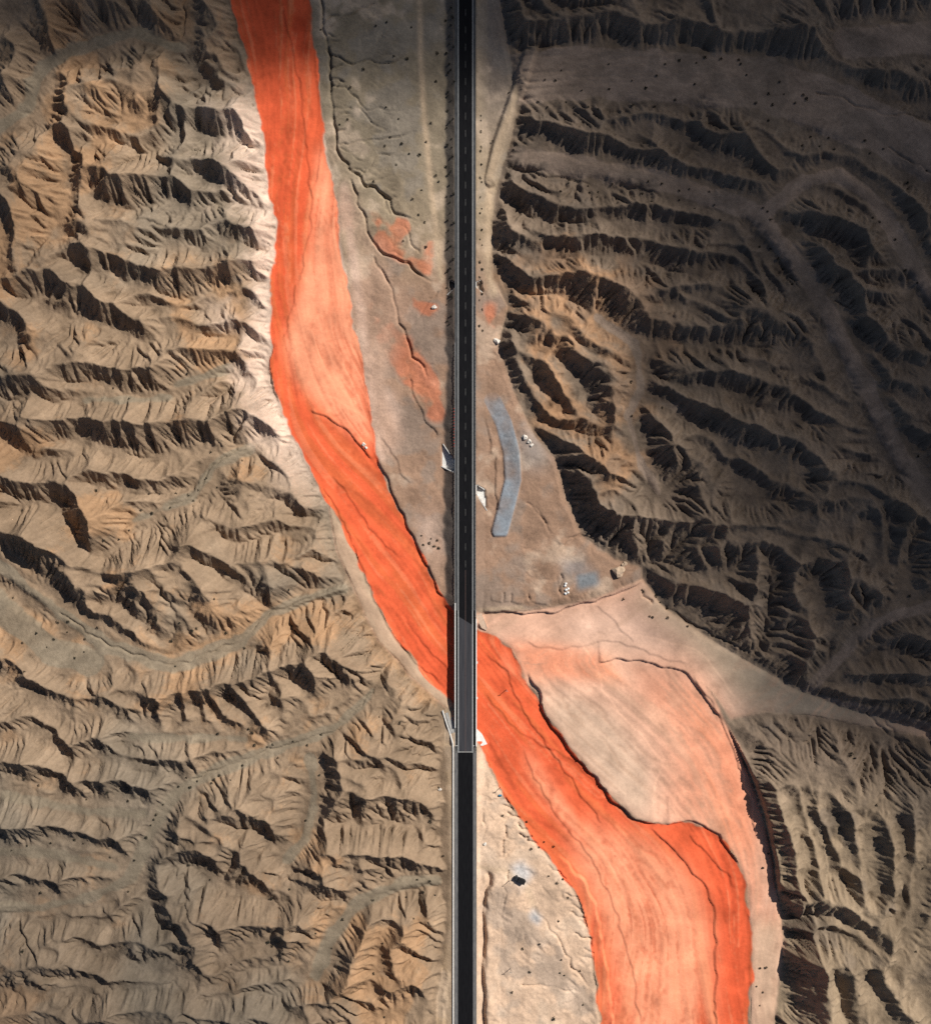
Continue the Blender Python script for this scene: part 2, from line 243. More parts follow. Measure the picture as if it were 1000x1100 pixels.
def wob(poly, amp, seed, step=3.):
    """subdivide a surveyed line and roughen it"""
    rng = np.random.default_rng(seed); out = []
    for a, b in zip(poly[:-1], poly[1:]):
        n = max(1, int(np.hypot(*(b-a))/step))
        for k in range(n): out.append(a+(b-a)*k/n)
    out.append(poly[-1]); out = np.array(out)
    n = len(out); nz = rng.standard_normal((n+4, 2)); nz = (nz[:-2]+nz[1:-1]*2+nz[2:])/2.5
    out[1:-1] += nz[1:n-1]*amp
    return out

def lin(y, ys, xs): return np.interp(y, ys, xs)
def base_level(px, py):
    """broad lie of the land (m): rises away from the river"""
    xe = lin(py, RIVER_L[:, 1], RIVER_L[:, 0])
    west = 1.5+16*(1-np.exp(-np.maximum(xe-px, 0)*S/120.))
    xr = lin(py, [0, 100, 300, 450, 560, 620, 700, 760, 800, 900, 960, 1100], [530, 535, 535, 560, 620, 700, 800, 880, 800, 830, 850, 860])
    east = 3.+15*(1-np.exp(-np.maximum(px-xr, 0)*S/110.))
    return np.where(px < 490, west, east)
RIVER_L = P('247,-200 247,0 270,80 287,180 296,240 291,350 294,420 325,490 347,530 386,605 428,688 470,745 485,800 488,1400')

def road_z(py): return lin(py, [-100, 300, 480, 640, 810, 1000, 1200], [6.2, 5.4, 4.8, 3.9, 3.3, 2.9, 2.9])

def river_z(py): return (py-700)*-0.0022

def build_terrain():
    t0 = time.time()
    mr = {k: inside(v) for k, v in dict(rw=RIVER_W, re=RIVER_E, bw=BANK_W, bar=SANDBAR, fan=FAN, pw=PLAIN_W, pe=PLAIN_E, ps=PLAIN_S, rs=ROADSIDE_S).items()}
    river = inside(wob(np.vstack([RIVER_W, RIVER_W[:1]]), .8, 5, 6.)) | inside(wob(np.vstack([RIVER_E, RIVER_E[:1]]), .8, 6, 6.))
    river |= (np.abs(XX-500) < 14) & (mr['rw'] | mr['re'])
    bar = (mr['bar'] | mr['fan']) & ~river
    plain = (mr['pw'] | mr['pe'] | mr['ps'] | mr['rs']) & ~river & ~bar
    bank = mr['bw'] & ~river & ~plain
    hills = ~(river | bar | plain | bank)
    west = hills & (XX < 490)
    # ---- lie of the flat ground
    Z = np.full((NY, NX), np.nan, np.float32)
    zr = river_z(YY)
    zflat = zr.copy()
    zflat = np.where(mr['pw'], zr+.4+1.5*sst(XX-lin(YY, [0, 200, 400, 500, 650], [338, 358, 392, 410, 484]), -2, 110), zflat)
    zflat = np.where(mr['pe'] & ~mr['pw'], zr+1.2+1.2*sst(XX, 530, 600), zflat)
    zflat = np.where((mr['ps'] | mr['rs']), zr+.9+1.3*sst(lin(YY, [780, 860, 940, 1100], [515, 545, 605, 645])-XX, -5, 60), zflat)
    zflat = np.where(mr['rs'] & (XX < 488), zr+2.9, zflat)
    zflat = np.where(bar, zr+.8+1.6*sst(XX, 700, 950)*sst(800-YY, 0, 100), zflat)
    zflat = np.where(bank, zr+.6, zflat)
    zflat = np.where(river, zr, zflat)
    zflat = blur(zflat, 2)
    zflat = zflat+np.where(plain | bank, fbm(NY, NX, 18, 4, 71, .6)*(.22+.14*(YY > 760)), 0).astype(np.float32)
    # ---- badlands: a membrane stretched over the surveyed crests and channels
    B = base_level(XX, YY).astype(np.float32)
    hx, hy = (NX+1)//2, (NY+1)//2
    C = np.full((hy, hx), np.nan, np.float32); R = C.copy()
    flat_h = (~hills)[::2, ::2]
    C[flat_h] = zflat[::2, ::2][flat_h]
    def put(F, line, z, val):
        n = np.maximum(1, (np.hypot(*np.diff(line, axis=0).T)/.8).astype(int)); pts = []; zs = []; vs_ = []
        for i in range(len(line)-1):
            f = np.arange(n[i])/n[i]; pts.append(line[i]+(line[i+1]-line[i])*f[:, None]); zs.append(z[i]+(z[i+1]-z[i])*f); vs_.append(val[i]+(val[i+1]-val[i])*f)
        p = np.concatenate(pts); zz = np.concatenate(zs); vv = np.concatenate(vs_)
        k = (HCAM-zz)/HCAM                                         # where a crest this high really stands on the map
        p = (p-[500, 550])*k[:, None]+[500, 550]
        i = np.round((p[:, 0]-PX0)/(2*CELL)).astype(int); j = np.round((p[:, 1]-PY0)/(2*CELL)).astype(int)
        ok = (i >= 0) & (j >= 0) & (i < hx) & (j < hy); i, j, vv = i[ok], j[ok], vv[ok]
        ok = ~flat_h[j, i]; F[j[ok], i[ok]] = vv[ok]
    rng = np.random.default_rng(4)
    for hw, s in FLOORS:
        D, _, _ = near(P(s), hw+2); m = ((D < hw) & hills)[::2, ::2]; C[m] = B[::2, ::2][m]
    for q, s in enumerate(CHANNELS):
        l = wob(P(s), .9, q, 6.); zb = base_level(l[:, 0], l[:, 1]); put(C, l, zb, zb)
    for q, (h, s) in enumerate(RIDGES):
        l = wob(P(s), 1.1, 500+q, 5.); n = len(l); u_ = np.linspace(0, 1, n)
        prof = 1-.6*u_**4-.2*(1-u_)**6
        am = np.where(l[:, 0] > 490, np.where(l[:, 1] > 790, .68, .66), np.where(l[:, 1] > 690, 1.3, 1.))
        prof = am*np.clip(prof*(1+.12*np.convolve(rng.standard_normal(n+4), np.ones(5)/2.2, 'valid')[:n]), .25, 1.3)*h*RELIEF
        put(R, l, base_level(l[:, 0], l[:, 1])+prof, prof)
    def nearest(mask):
        """distance to the nearest marked cell, by jump flooding"""
        jj, ii = np.meshgrid(np.arange(hy), np.arange(hx), indexing='ij')
        sj = np.where(mask, jj, -9999).astype(np.int32); si = np.where(mask, ii, -9999).astype(np.int32)
        st = 256
        while st >= 1:
            for dj in (-st, 0, st):
                for di in (-st, 0, st):
                    if not (dj or di): continue
                    a = np.full_like(sj, -9999); b_ = np.full_like(si, -9999)
                    ys, yd = (slice(max(0, dj), hy+min(0, dj)), slice(max(0, -dj), hy+min(0, -dj)))
                    xs, xd = (slice(max(0, di), hx+min(0, di)), slice(max(0, -di), hx+min(0, -di)))
                    a[yd, xd] = sj[ys, xs]; b_[yd, xd] = si[ys, xs]
                    k = (a-jj)**2.+(b_-ii)**2. < (sj-jj)**2.+(si-ii)**2.
                    sj = np.where(k, a, sj); si = np.where(k, b_, si)
            st //= 2
        return np.sqrt((sj-jj)**2.+(si-ii)**2.).astype(np.float32)
    fixed = ~np.isnan(C); rid = ~np.isnan(R) & ~fixed
    free_rough = (fbm(hy, hx, 13, 2, 3, .45)+.2*fbm(hy, hx, 28, 1, 5))*RGH
    def solve(C, fixed, depth):
        ny, nx = C.shape
        if depth == 0 or min(ny, nx) < 24:
            u = np.where(fixed, C, np.nanmean(C)); n = 200
        else:
            n2y, n2x = (ny+1)//2, (nx+1)//2
            cp = np.zeros((n2y*2, n2x*2), np.float32); wp = np.zeros_like(cp)
            cp[:ny, :nx] = np.where(fixed, C, 0); wp[:ny, :nx] = fixed
            cs = cp.reshape(n2y, 2, n2x, 2).sum((1, 3)); ws = wp.reshape(n2y, 2, n2x, 2).sum((1, 3))
            f2 = ws > 0; c2 = np.where(f2, cs/np.maximum(ws, 1), np.nan)
            u2 = solve(c2.astype(np.float32), f2, depth-1)
            u = np.repeat(np.repeat(u2, 2, 0), 2, 1)[:ny, :nx]; u = np.where(fixed, C, u); n = 40
        for _ in range(n):
            p = np.pad(u, 1, mode='edge')
            v = (p[:-2, 1:-1]+p[2:, 1:-1]+p[1:-1, :-2]+p[1:-1, 2:])*.25
            u = np.where(fixed, C, v)
        return u.astype(np.float32)
    low = solve(C, fixed, 5); Hr = solve(np.where(rid, R, np.nan).astype(np.float32), rid, 6)
    dc, dr = nearest(fixed), nearest(rid)
    U = low+Hr*(dc/(dc+dr+.3))**1.1*sst(dc, -1, 5)
    print('membrane', time.time()-t0)
    # ---- gullies: stream-power erosion of the hills, first coarse, then fine
    fl = np.zeros((NY, NX), bool)
    for hw, s in FLOORS:
        D, _, _ = near(P(s), hw+2); fl |= (D < hw*.85)
    hh = hills[::2, ::2]
    floor_h = blur(fl[::2, ::2], 1)
    # spurs and hollows: the contours wander
    wxn = fbm(hy, hx, 10, 1, 61)*WARP+fbm(hy, hx, 4.5, 1, 62)*WARP*.5; wyn = fbm(hy, hx, 10, 1, 63)*WARP+fbm(hy, hx, 4.5, 1, 64)*WARP*.5
    ax_ = np.clip(np.arange(hx)[None]+wxn, 0, hx-1.001); ay_ = np.clip(np.arange(hy)[:, None]+wyn, 0, hy-1.001)
    i0, j0 = ax_.astype(int), ay_.astype(int); fx, fy = ax_-i0, ay_-j0
    Uw = (U[j0, i0]*(1-fx)+U[j0, i0+1]*fx)*(1-fy)+(U[j0+1, i0]*(1-fx)+U[j0+1, i0+1]*fx)*fy
    hin = blur(hh, 2)*(1-blur(floor_h, 2))
    U = np.where(hh, U+(Uw-U)*sst(hin, .5, 1.), U).astype(np.float32)
    hX, hY = XX[::2, ::2], YY[::2, ::2]
    far = sst(dc, 2, 9)*(1-blur(floor_h, 1))
    east_n = (hX > 490)*sst(800-hY, 0, 60); east_s = (hX > 490)*sst(hY, 760, 820)
    rid2 = crests(hX, hY, 24, 17, 75, 101)*east_n*3.8+crests(hX, hY, 104, 15, 70, 102)*east_s*sst(hY, 830, 890)*2.4+crests(hX, hY, 28, 15, 60, 103)*(hX < 490)*(1.6+1.5*sst(hY, 700, 850))
    U = U+np.where(hh, rid2*far, 0).astype(np.float32)
    U = U + np.where(hh, free_rough*(1-.9*floor_h), 0)
    K = (fbm(hy, hx, 40, 3, 8)*.25+1.)*(1-.85*floor_h)
    U = talus(U, hh, CELL*2*S, TAN, 60)
    U = erode(U, hh, CELL*2*S, K*KE1, N1, 11, creep=CR1)
    print('erode coarse', time.time()-t0)
    U = talus(U, hh, CELL*2*S, TAN, 25)
    Zf = up2(U, NY, NX)
    Zf = np.where(hills, Zf, zflat)
    Zf = Zf+np.where(hills, fbm(NY, NX, 7, 3, 21, .6)*.12*(1-.8*blur(fl, 1)), 0)
    Kf = (fbm(NY, NX, 60, 3, 9)*.25+1.)*(1-.85*blur(fl, 1))
    Kf = np.where(hills, Kf, np.where((YY < 300) | (YY > 760), 4.0, 2.4))
    Zf = erode(Zf, hills | plain, CELL*S, Kf*KE2, N2, 12, creep=CR2)
    print('erode fine', time.time()-t0)
    Zf = np.where(hills, Zf+SHARP*(1-.9*blur(fl, 2))*((Zf-blur(Zf, 4))*.5+(Zf-blur(Zf, 2))*.4), Zf)
    soft = blur(Zf, 2); edge = blur(hills, 2)
    Zf = np.where((edge > .02) & (edge < .98), .5*Zf+.5*soft, Zf)
    return Zf, zflat, mr, dict(river=river, bar=bar, plain=plain, bank=bank, hills=hills, floors=fl)

def up2(U, ny, nx):
    hy, hx = U.shape
    y = np.minimum(np.arange(ny)/2., hy-1.001); x = np.minimum(np.arange(nx)/2., hx-1.001)
    yi, xi = y.astype(int), x.astype(int); fy, fx = (y-yi)[:, None].astype(np.float32), (x-xi)[None].astype(np.float32)
    a = U[yi][:, xi]; b = U[yi][:, xi+1]; c = U[yi+1][:, xi]; d = U[yi+1][:, xi+1]
    return ((a*(1-fx)+b*fx)*(1-fy)+(c*(1-fx)+d*fx)*fy).astype(np.float32)

def talus(Z, mask, dx, tan, n):
    """slopes steeper than the angle of repose slump"""
    for _ in range(n):
        d = np.zeros_like(Z)
        for ax in (0, 1):
            g = np.diff(Z, axis=ax); ex = np.sign(g)*np.maximum(np.abs(g)-tan*dx, 0)*.22
            if ax == 0: d[:-1] += ex; d[1:] -= ex
            else: d[:, :-1] += ex; d[:, 1:] -= ex
        Z = Z+np.where(mask, d, 0)
    return Z.astype(np.float32)

def erode(Z, mask, dx, K, iters, seed, m=.45, creep=.03):
    rng = np.random.default_rng(seed)
    ny, nx = Z.shape; N = ny*nx; idx = np.arange(N)
    offs = [(-1, -1), (-1, 0), (-1, 1), (0, -1), (0, 1), (1, -1), (1, 0), (1, 1)]
    mk = mask.ravel()
    Kf = K.ravel().astype(np.float32)
    for it in range(iters):
        p = np.pad(Z, 1, mode='edge').astype(np.float32)
        best = np.zeros((ny, nx), np.float32); rec = idx.reshape(ny, nx).copy()
        for dy, dxx in offs:
            d = dx*math.hypot(dy, dxx)
            s = (Z-p[1+dy:1+dy+ny, 1+dxx:1+dxx+nx])/d
            s = s*(1+.45*(rng.random((ny, nx), dtype=np.float32)-.5))
            k = s > best
            if dy < 0: k[0] = False
            if dy > 0: k[-1] = False
            if dxx < 0: k[:, 0] = False
            if dxx > 0: k[:, -1] = False
            best = np.where(k, s, best); rec[k] = (idx.reshape(ny, nx)+dy*nx+dxx)[k]
        rec = rec.ravel(); rec[~mk] = idx[~mk]
        # depth of every cell in its drainage tree, by pointer doubling
        depth = (rec != idx).astype(np.int32); q = rec.copy()
        for _ in range(12):
            dq = depth[q]
            if not dq.any(): break
            depth = depth+dq; q = q[q]
        order = np.argsort(depth, kind='stable'); cnt = np.bincount(depth); st = np.concatenate([[0], np.cumsum(cnt)])
        A = np.full(N, dx*dx, np.float32); mx = len(cnt)-1
        for l in range(mx, 0, -1):
            o = order[st[l]:st[l+1]]; np.add.at(A, rec[o], A[o])
        F = Kf*A**m/dx
        z = Z.ravel().copy()
        for l in range(1, mx+1):
            o = order[st[l]:st[l+1]]; r = rec[o]; f = F[o]
            z[o] = (z[o]+f*z[r])/(1+f)
        Z2 = z.reshape(ny, nx)
        # creep and a limiting slope
        p = np.pad(Z2, 1, mode='edge'); lap = (p[:-2, 1:-1]+p[2:, 1:-1]+p[1:-1, :-2]+p[1:-1, 2:])*.25-Z2
        Z2 = Z2+np.where(mask, creep*lap, 0)
        Z = Z2.astype(np.float32)
    return Z
SHARP = .85; TAN = .85; RELIEF = 1.4; KE1, N1, KE2, N2, RGH, CR1, CR2, RILL, WARP = .026, 36, .022, 12, 1.2, .035, .015, .33, 1.4


def finish_terrain(Z, mr, zn):
    """scarps, rills, the road's embankment, tracks and downslope rilling on top of the eroded ground"""
    hills, river = zn['hills'], zn['river']
    # downslope rills: noise dragged along the line of steepest descent
    zs = blur(Z, 2); gy, gx = np.gradient(zs); g = np.hypot(gx, gy)+1e-6; ux, uy = -gx/g, -gy/g
    wn = np.random.default_rng(77).standard_normal((NY, NX)).astype(np.float32); wn = box(wn, 1)*2.2
    acc = np.zeros_like(wn); x = np.broadcast_to(np.arange(NX, dtype=np.float32), (NY, NX)).copy(); y = np.broadcast_to(np.arange(NY, dtype=np.float32)[:, None], (NY, NX)).copy()
    for k in range(9):
        xi = np.clip(x.round().astype(np.int32), 0, NX-1); yi = np.clip(y.round().astype(np.int32), 0, NY-1)
        acc += wn[yi, xi]; x += ux[yi, xi]*1.1; y += uy[yi, xi]*1.1
    acc /= 3.
    slope = g/(CELL*S)
    Z = Z+np.where(hills, acc*RILL*sst(slope, .12, .6), 0)
    Z = Z+np.where(hills, 0, fbm(NY, NX, 30, 5, 31, .55)*.10)+np.where(zn['plain'], fbm(NY, NX, 6, 3, 35, .7)*.03, 0)
    # small braid relief on the riverbed, stretched downstream
    rx, ry = flow_dir()
    wn = np.random.default_rng(78).standard_normal((NY, NX)).astype(np.float32); wn = box(wn, 1)*2.2
    st = drag(np.random.default_rng(80).standard_normal((NY, NX)).astype(np.float32), rx, ry, 90, 1.1); st = box(st, 1)*1.7; zn['streak'] = st
    st2 = drag(box(np.random.default_rng(79).standard_normal((NY, NX)).astype(np.float32), 3)*5.2, rx, ry, 90, 2.4); st2 = st2*1.15; zn['streak2'] = st2
    zn['rill'] = acc
    wv_ = drag(box(np.random.default_rng(81).standard_normal((NY, NX)).astype(np.float32), 2)*3.6, rx, ry, 70, 1.6)
    wv2 = drag(box(np.random.default_rng(82).standard_normal((NY, NX)).astype(np.float32), 8)*12, rx, ry, 60, 3.)
    wv_ = wv_/wv_.std(); wv2 = wv2/wv2.std()
    vein = box(np.maximum(np.exp(-(wv_/.2)**2)*sst(wv2, -.5, .5), np.exp(-(wv2/.06)**2)).astype(np.float32), 1)*1.5; vein = np.clip(vein, 0, 1); zn['vein'] = vein
    Z = Z-np.where(river | zn['bar'], vein*.16, 0)
    Z = Z+np.where(river | zn['bar'] | zn['bank'], st*.018+st2*.05, 0)
    wn2 = np.clip(fbm(NY, NX, 9, 2, 33), -1, 1)
    for q, (h, reach, s) in enumerate(SCARPS):
        D, SG, T = near(wob(P(s), 1.2 if h < 5 else .5, 900+q, 4.5 if h < 5 else 14.), reach*2.2)
        ends = sst(T, 0, .06 if h < 5 else .3)*sst(1-T, 0, .06)
        up = h*np.exp(-D/reach)*ends*sst(D*SG, -.4, 1.0)
        Z = Z+np.where((D < reach*2.2), up, 0)-np.where(D < reach*2.2, h*.12*np.exp(-(D/2.)**2)*ends, 0)
    for q, (h, w, s) in enumerate(CUTS):
        w = max(.85, w*.55); h = h*1.15; D, SG, T = near(wob(P(s), 1.5, 1500+q, 4.), w*3+2)
        Z = Z-np.where(D < w*3+2, h*np.exp(-(D/w)**2)*sst(1-T, 0, .2)*(1+.5*wn2), 0)
    # gravel bank and borrow pits east of the road
    D, SG, T = near(P('529,430 541,455 549,485 551,515 545,540 537,570'), 12)
    zn['gravel'] = (sst(9.5-D, 0, 1.6)*sst(YY, 415, 445)*sst(577-YY, 0, 2)).astype(np.float32)
    Z = Z+zn['gravel']*1.1*sst(YY, 430, 520)
    D, SG, T = near(P('573,44 566,70 556,100 545,130 535,160 526,195'), 14)
    Z = Z+2.3*sst(9-D, 0, 5)*np.where(D < 14, 1, 0)*sst(YY, 40, 50)
    # embankment of the road, with the gap the bridge crosses
    d = np.abs(XX-500)*S; zr = road_z(YY)
    gap_n = np.where(XX < 500, 650., 668.); gap_s = np.where(XX < 500, 786., 796.)
    gap = np.minimum(np.maximum(YY-gap_n, 0), np.maximum(gap_s-YY, 0))*S
    noise = fbm(NY, NX, 6, 2, 55)*.15
    emb = zr-.12-np.maximum(d-5.9, 0)/1.8-gap/1.1+np.where(d > 6.2, noise, 0)
    emb = np.where(YY < 720, emb, np.where((XX > 500) | (YY < 800), emb, zr-.12-np.maximum(d-6.9, 0)/3.))
    cut = zr-.12+np.maximum(d-np.where(XX < 500, 8.5, 7.5), 0)*.9+np.abs(noise)
    road_dist = (gap <= 0)
    Z = np.where(road_dist, np.minimum(Z, cut), Z)
    zn['emb'] = (emb > Z-.05) & (d < 22)
    Z = np.maximum(Z, np.where(d < 22, emb, -99))
    Z = np.where((gap <= 0) & (d < 5.6), zr-.3, Z)
    # pits in front of the culverts
    for c in CULVERTS:
        m = inside(P(c['pit'])); Z = np.where(m, np.minimum(Z, c['z']-.12), Z)
    # roadside ditch in the south east
    D, SG, T = near(wob(P('524,937 526,950 521,965 520,1000 519,1040 520,1100 520,1195'), .8, 77, 5.), 9)
    Z = Z-np.where(D < 9, 1.9*np.exp(-(D/3.2)**2), 0)*sst(YY, 932, 940)
    return Z.astype(np.float32)

CULVERTS = [
 dict(pit='475,477 489.6,497 489.6,508.5 474.5,501', z=.35, head=((489.6,497),(489.6,508.5)), wings=(((489.6,497),(476,477)),((489.6,508.5),(474,501))), label='large skewed concrete culvert mouth with pale apron west of the road'),
 dict(pit='511.6,521 521.5,526 523,548 512,531', z=.35, head=((511.6,520.5),(511.6,531)), wings=(((511.6,520.5),(520.5,526)),((511.6,531),(523,548.5))), label='skewed concrete culvert mouth east of the road beside the grey gravel bank'),
 dict(pit='483,303.5 489,305.5 489,310.8 484,314', z=1.0, head=((489.3,305),(489.3,311)), wings=(((489.3,305),(483,302.5)),((489.3,311),(480.5,318))), label='small culvert mouth west of the road below the red stained gully'),
 dict(pit='511.2,306 517,302.5 519,316 511.2,310', z=1.0, head=((511.2,305),(511.2,311)), wings=(((511.2,305),(517,302)),((511.2,311),(518.5,316))), label='small white winged culvert mouth east of the road opposite the red gully'),
]
def flow_dir():
    """unit direction of the river's flow over the whole map"""
    ys = np.array([-100, 0, 130, 250, 340, 400, 480, 560, 640, 720, 790, 860, 940, 1000, 1200.])
    xs = np.array([285, 290, 315, 330, 335, 345, 365, 410, 450, 510, 560, 620, 690, 715, 725.])
    dx = np.interp(YY, (ys[1:]+ys[:-1])/2, np.diff(xs)/np.diff(ys))
    fan = mr_fan()
    dx = np.where(fan, -1.6+1.2*sst(XX, 600, 750)*0, dx)
    dxs = sst(XX, 700, 790)*sst(YY, 760, 800)*.45
    dx = np.where(~fan & (XX > 690) & (YY > 720), dx*(1-sst(XX, 690, 760))+sst(XX, 690, 760)*np.interp(YY, [720, 800, 900, 1000], [.9, .5, .2, 0.]), dx)
    w = fbm(NY, NX, 60, 2, 91)*.25
    dx = blur(dx+w, 6); n = np.sqrt(1+dx*dx)
    return dx/n, 1/n
def mr_fan(): return inside(FAN)
def drag(wn, ux, uy, steps, h=1.2):
    acc = wn.copy()
    for sg in (1, -1):
        x = np.broadcast_to(np.arange(NX, dtype=np.float32), (NY, NX)).copy(); y = np.broadcast_to(np.arange(NY, dtype=np.float32)[:, None], (NY, NX)).copy()
        for k in range(steps//2):
            xi = np.clip(x.round().astype(np.int32), 0, NX-1); yi = np.clip(y.round().astype(np.int32), 0, NY-1)
            x += sg*h*ux[yi, xi]; y += sg*h*uy[yi, xi]
            xi = np.clip(x.round().astype(np.int32), 0, NX-1); yi = np.clip(y.round().astype(np.int32), 0, NY-1)
            acc += wn[yi, xi]
    return acc/math.sqrt(steps+1)

def lerp(c, col, m): return c+(np.array(col, np.float32)-c)*np.clip(m, 0, 1)[..., None]
def soft(s, r): return blur(inside(P(s)), r/CELL)

def ground_colour(Z, mr, zn):
    """ground colours, with shade painted on the road embankment: tan badlands, red sand, pale bars, grey gravel"""
    n1 = fbm(NY, NX, 70, 4, 41); n2 = fbm(NY, NX, 22, 4, 42); n3 = fbm(NY, NX, 9, 3, 43); n4 = fbm(NY, NX, 120, 3, 44)
    gy, gx = np.gradient(blur(Z, 1), CELL*S); sl = np.hypot(gx, gy)
    fb = blur(zn['floors'], 2); fb = fb+np.clip(.25*n3, -.4, .4)*4*fb*(1-fb)
    c = np.empty((NY, NX, 3), np.float32); c[:] = (.275, .195, .13)
    hw = zn['hills'] & (XX < 490)
    strata = np.sin(Z*1.5+n2*.9)*.5+.5*np.sin(Z*3.7+n1*2)
    c = lerp(c, (.40, .232, .122), sst(.55*n1+.8*n2+.35*strata, .1, 1.3)*.6)
    c = lerp(c, (.205, .172, .132), sst(n4-.4*n1, .0, 1.0)*.7)
    c = lerp(c, (.19, .165, .13), sst(400-XX, 0, 300)*sst(YY, 640, 1000)*.35)
    c = lerp(c, (.225, .185, .134), sst(fb, .25, .75)*.85)
    xe = lin(YY, RIVER_L[:, 1], RIVER_L[:, 0])
    c = lerp(c, (.70, .53, .42), np.where(XX < 480, sst(XX-xe, -62+22*np.clip(n2, -1.3, 1.3), -4)*sst(YY, 70, 160)*sst(560-YY, 0, 90), 0)*.85)
    # east badlands: darker, browner rock
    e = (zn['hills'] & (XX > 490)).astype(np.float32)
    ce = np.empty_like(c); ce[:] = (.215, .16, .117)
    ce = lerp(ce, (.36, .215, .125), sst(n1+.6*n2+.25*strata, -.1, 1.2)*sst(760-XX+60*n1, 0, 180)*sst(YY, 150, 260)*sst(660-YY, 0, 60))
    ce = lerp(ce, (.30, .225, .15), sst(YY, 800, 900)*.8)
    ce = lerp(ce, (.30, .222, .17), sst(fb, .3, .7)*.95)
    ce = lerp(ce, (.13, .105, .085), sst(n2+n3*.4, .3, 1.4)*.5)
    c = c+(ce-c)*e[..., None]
    # plains
    pl = blur(zn['plain'], 1)
    cp = np.empty_like(c); cp[:] = (.36, .275, .185)
    cp = lerp(cp, (.255, .205, .145), sst(300-YY, 0, 150)*sst(490-XX, 0, 10))
    cp = lerp(cp, (.335, .212, .145), sst(YY, 230, 330)*sst(700-YY, 0, 40))
    cp = lerp(cp, (.27, .215, .175), sst(XX, 505, 530)*sst(250-YY, 0, 200))
    cp = lerp(cp, (.65, .46, .325), sst(YY, 760, 820)*sst(XX, 505, 515))
    cp = lerp(cp, (.46, .33, .21), sst(YY, 760, 820)*sst(490-XX, 0, 5))
    cp = lerp(cp, (.20, .18, .16), sst(n2+.7*n3, .0, 1.6)*.45); cp = lerp(cp, (.52, .40, .30), sst(-n2+.6*n3+.4*n1, .5, 1.9)*.5)
    red = np.maximum.reduce([soft('400,228 440,240 455,262 468,230 472,300 455,302 440,285 415,272 402,262', 4), soft('395,318 420,330 445,375 472,410 478,450 465,452 440,420 410,370 392,340', 4), soft('440,318 470,330 462,342 446,330', 3),
          soft('520,330 530,325 536,362 522,372', 4)*.7, soft('372,195 384,240 392,300 380,290 366,230', 4)*.4, soft('515,70 528,75 530,110 518,105', 4)*.4])
    cp = lerp(cp, (.56, .165, .075), sst(red+.35*n2+.35*n3, .35, 1.1)*np.minimum(1, red*2)*.62)
    cp = lerp(cp, (.66, .46, .36), np.maximum.reduce([soft('395,430 425,420 430,470 415,490 402,470', 6), soft('366,200 372,195 408,440 415,500 404,490 392,420', 2), soft('440,560 470,540 480,600 470,620', 8)*.5])*.7)
    cp = lerp(cp, (.50, .325, .235), soft('348,130 372,190 395,250 425,300 440,330 425,360 414,420 428,480 405,490 385,370 365,260', 7)*.75*(.8+.3*n2))
    tr = np.zeros_like(n1)
    for w, s, k in [(3.2, '451,-20 452,60 456,130 463,200 470,260 474,300', .6), (5, '573,44 556,100 535,160 526,195 524,240 524,290 530,315', .6), (2.5, '516,655 560,652', .4), (4, '526,932 545,935 565,950 575,980', .4), (2, '545,935 512,930', .5), (3.5, '486,800 484,860 483,940 483,1100', .5)]:
        D, _, _ = near(P(s), w*2.5); tr = np.maximum(tr, k*np.exp(-(D/w)**2))
    cp = lerp(cp, (.50, .37, .25), np.clip(tr*1.3, 0, .95))
    cp = lerp(cp, (.225, .25, .28), zn['gravel']*(.85+.15*n3))
    cp = lerp(cp, (.22, .235, .25), np.maximum(soft('617,616 641,613 643,628 620,634', 2), soft('600,600 625,605 640,612 620,620 604,612', 5)*.6))
    cp = lerp(cp, (.26, .27, .27), soft('560,455 585,470 590,500 565,505 556,480', 10)*.6)
    cp = lerp(cp, (.52, .55, .58), np.maximum(soft('548,930 560,925 575,938 560,952', 4), soft('572,975 582,985 578,995 568,985', 3))*.7)
    emb_shade = zn['emb'] & (np.abs(XX-500) > 10)  # embankment shade put into the colour, strongest on the west slope
    cp = lerp(cp, (.085, .075, .068), blur(emb_shade, 1)*np.where(XX < 500, .85, .25)*sst(700-YY, 0, 40))
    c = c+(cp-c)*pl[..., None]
    c = lerp(c, (.145, .13, .12), blur(emb_shade & ~zn['plain'], 1)*.6*sst(700-YY, 0, 40))
    # sand bars and fan
    s1, s2 = zn['streak'], zn['streak2']
    br = blur(zn['bar'] | zn['bank'], 1.2)
    cb = np.empty_like(c); cb[:] = (.71, .425, .30)
    cb = lerp(cb, (.78, .315, .175), np.maximum.reduce([soft('740,735 765,750 790,830 808,900 808,960 795,930 775,900 760,850 750,790', 12), soft('545,700 600,700 660,712 700,730 650,730 590,725 560,725', 8)*.7, soft('760,740 785,790 810,880 812,1000 835,1000 825,900 800,820 780,770', 6)*.5])*(.9+.25*s2+.15*n2))
    cb = lerp(cb, (.60, .43, .315), soft('582,748 612,745 660,770 700,830 700,880 670,872 630,825 595,785', 9)*.85)
    cb = lerp(cb, (.82, .325, .19), soft('680,715 745,728 775,790 800,870 800,920 760,892 720,880 720,800 690,750', 16)*.7+soft('540,688 600,694 650,704 645,728 575,728', 6)*.9+soft('765,745 790,800 812,880 815,990 803,960 790,915 770,800', 5)*.6)
    cb = lerp(cb, (.76, .53, .41), soft('600,660 680,650 740,690 700,700 620,690', 12)*.5)
    cb = lerp(cb, (.60, .46, .32), soft('690,620 760,672 900,752 1000,790 1000,805 870,770 800,750 740,690 690,650', 12)*.9)
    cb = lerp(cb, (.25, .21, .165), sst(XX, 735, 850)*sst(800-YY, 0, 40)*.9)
    cb = lerp(cb, (.52, .38, .26), (mr['bw']*.9)+soft('808,990 840,990 840,1195 808,1195', 6)*.6)
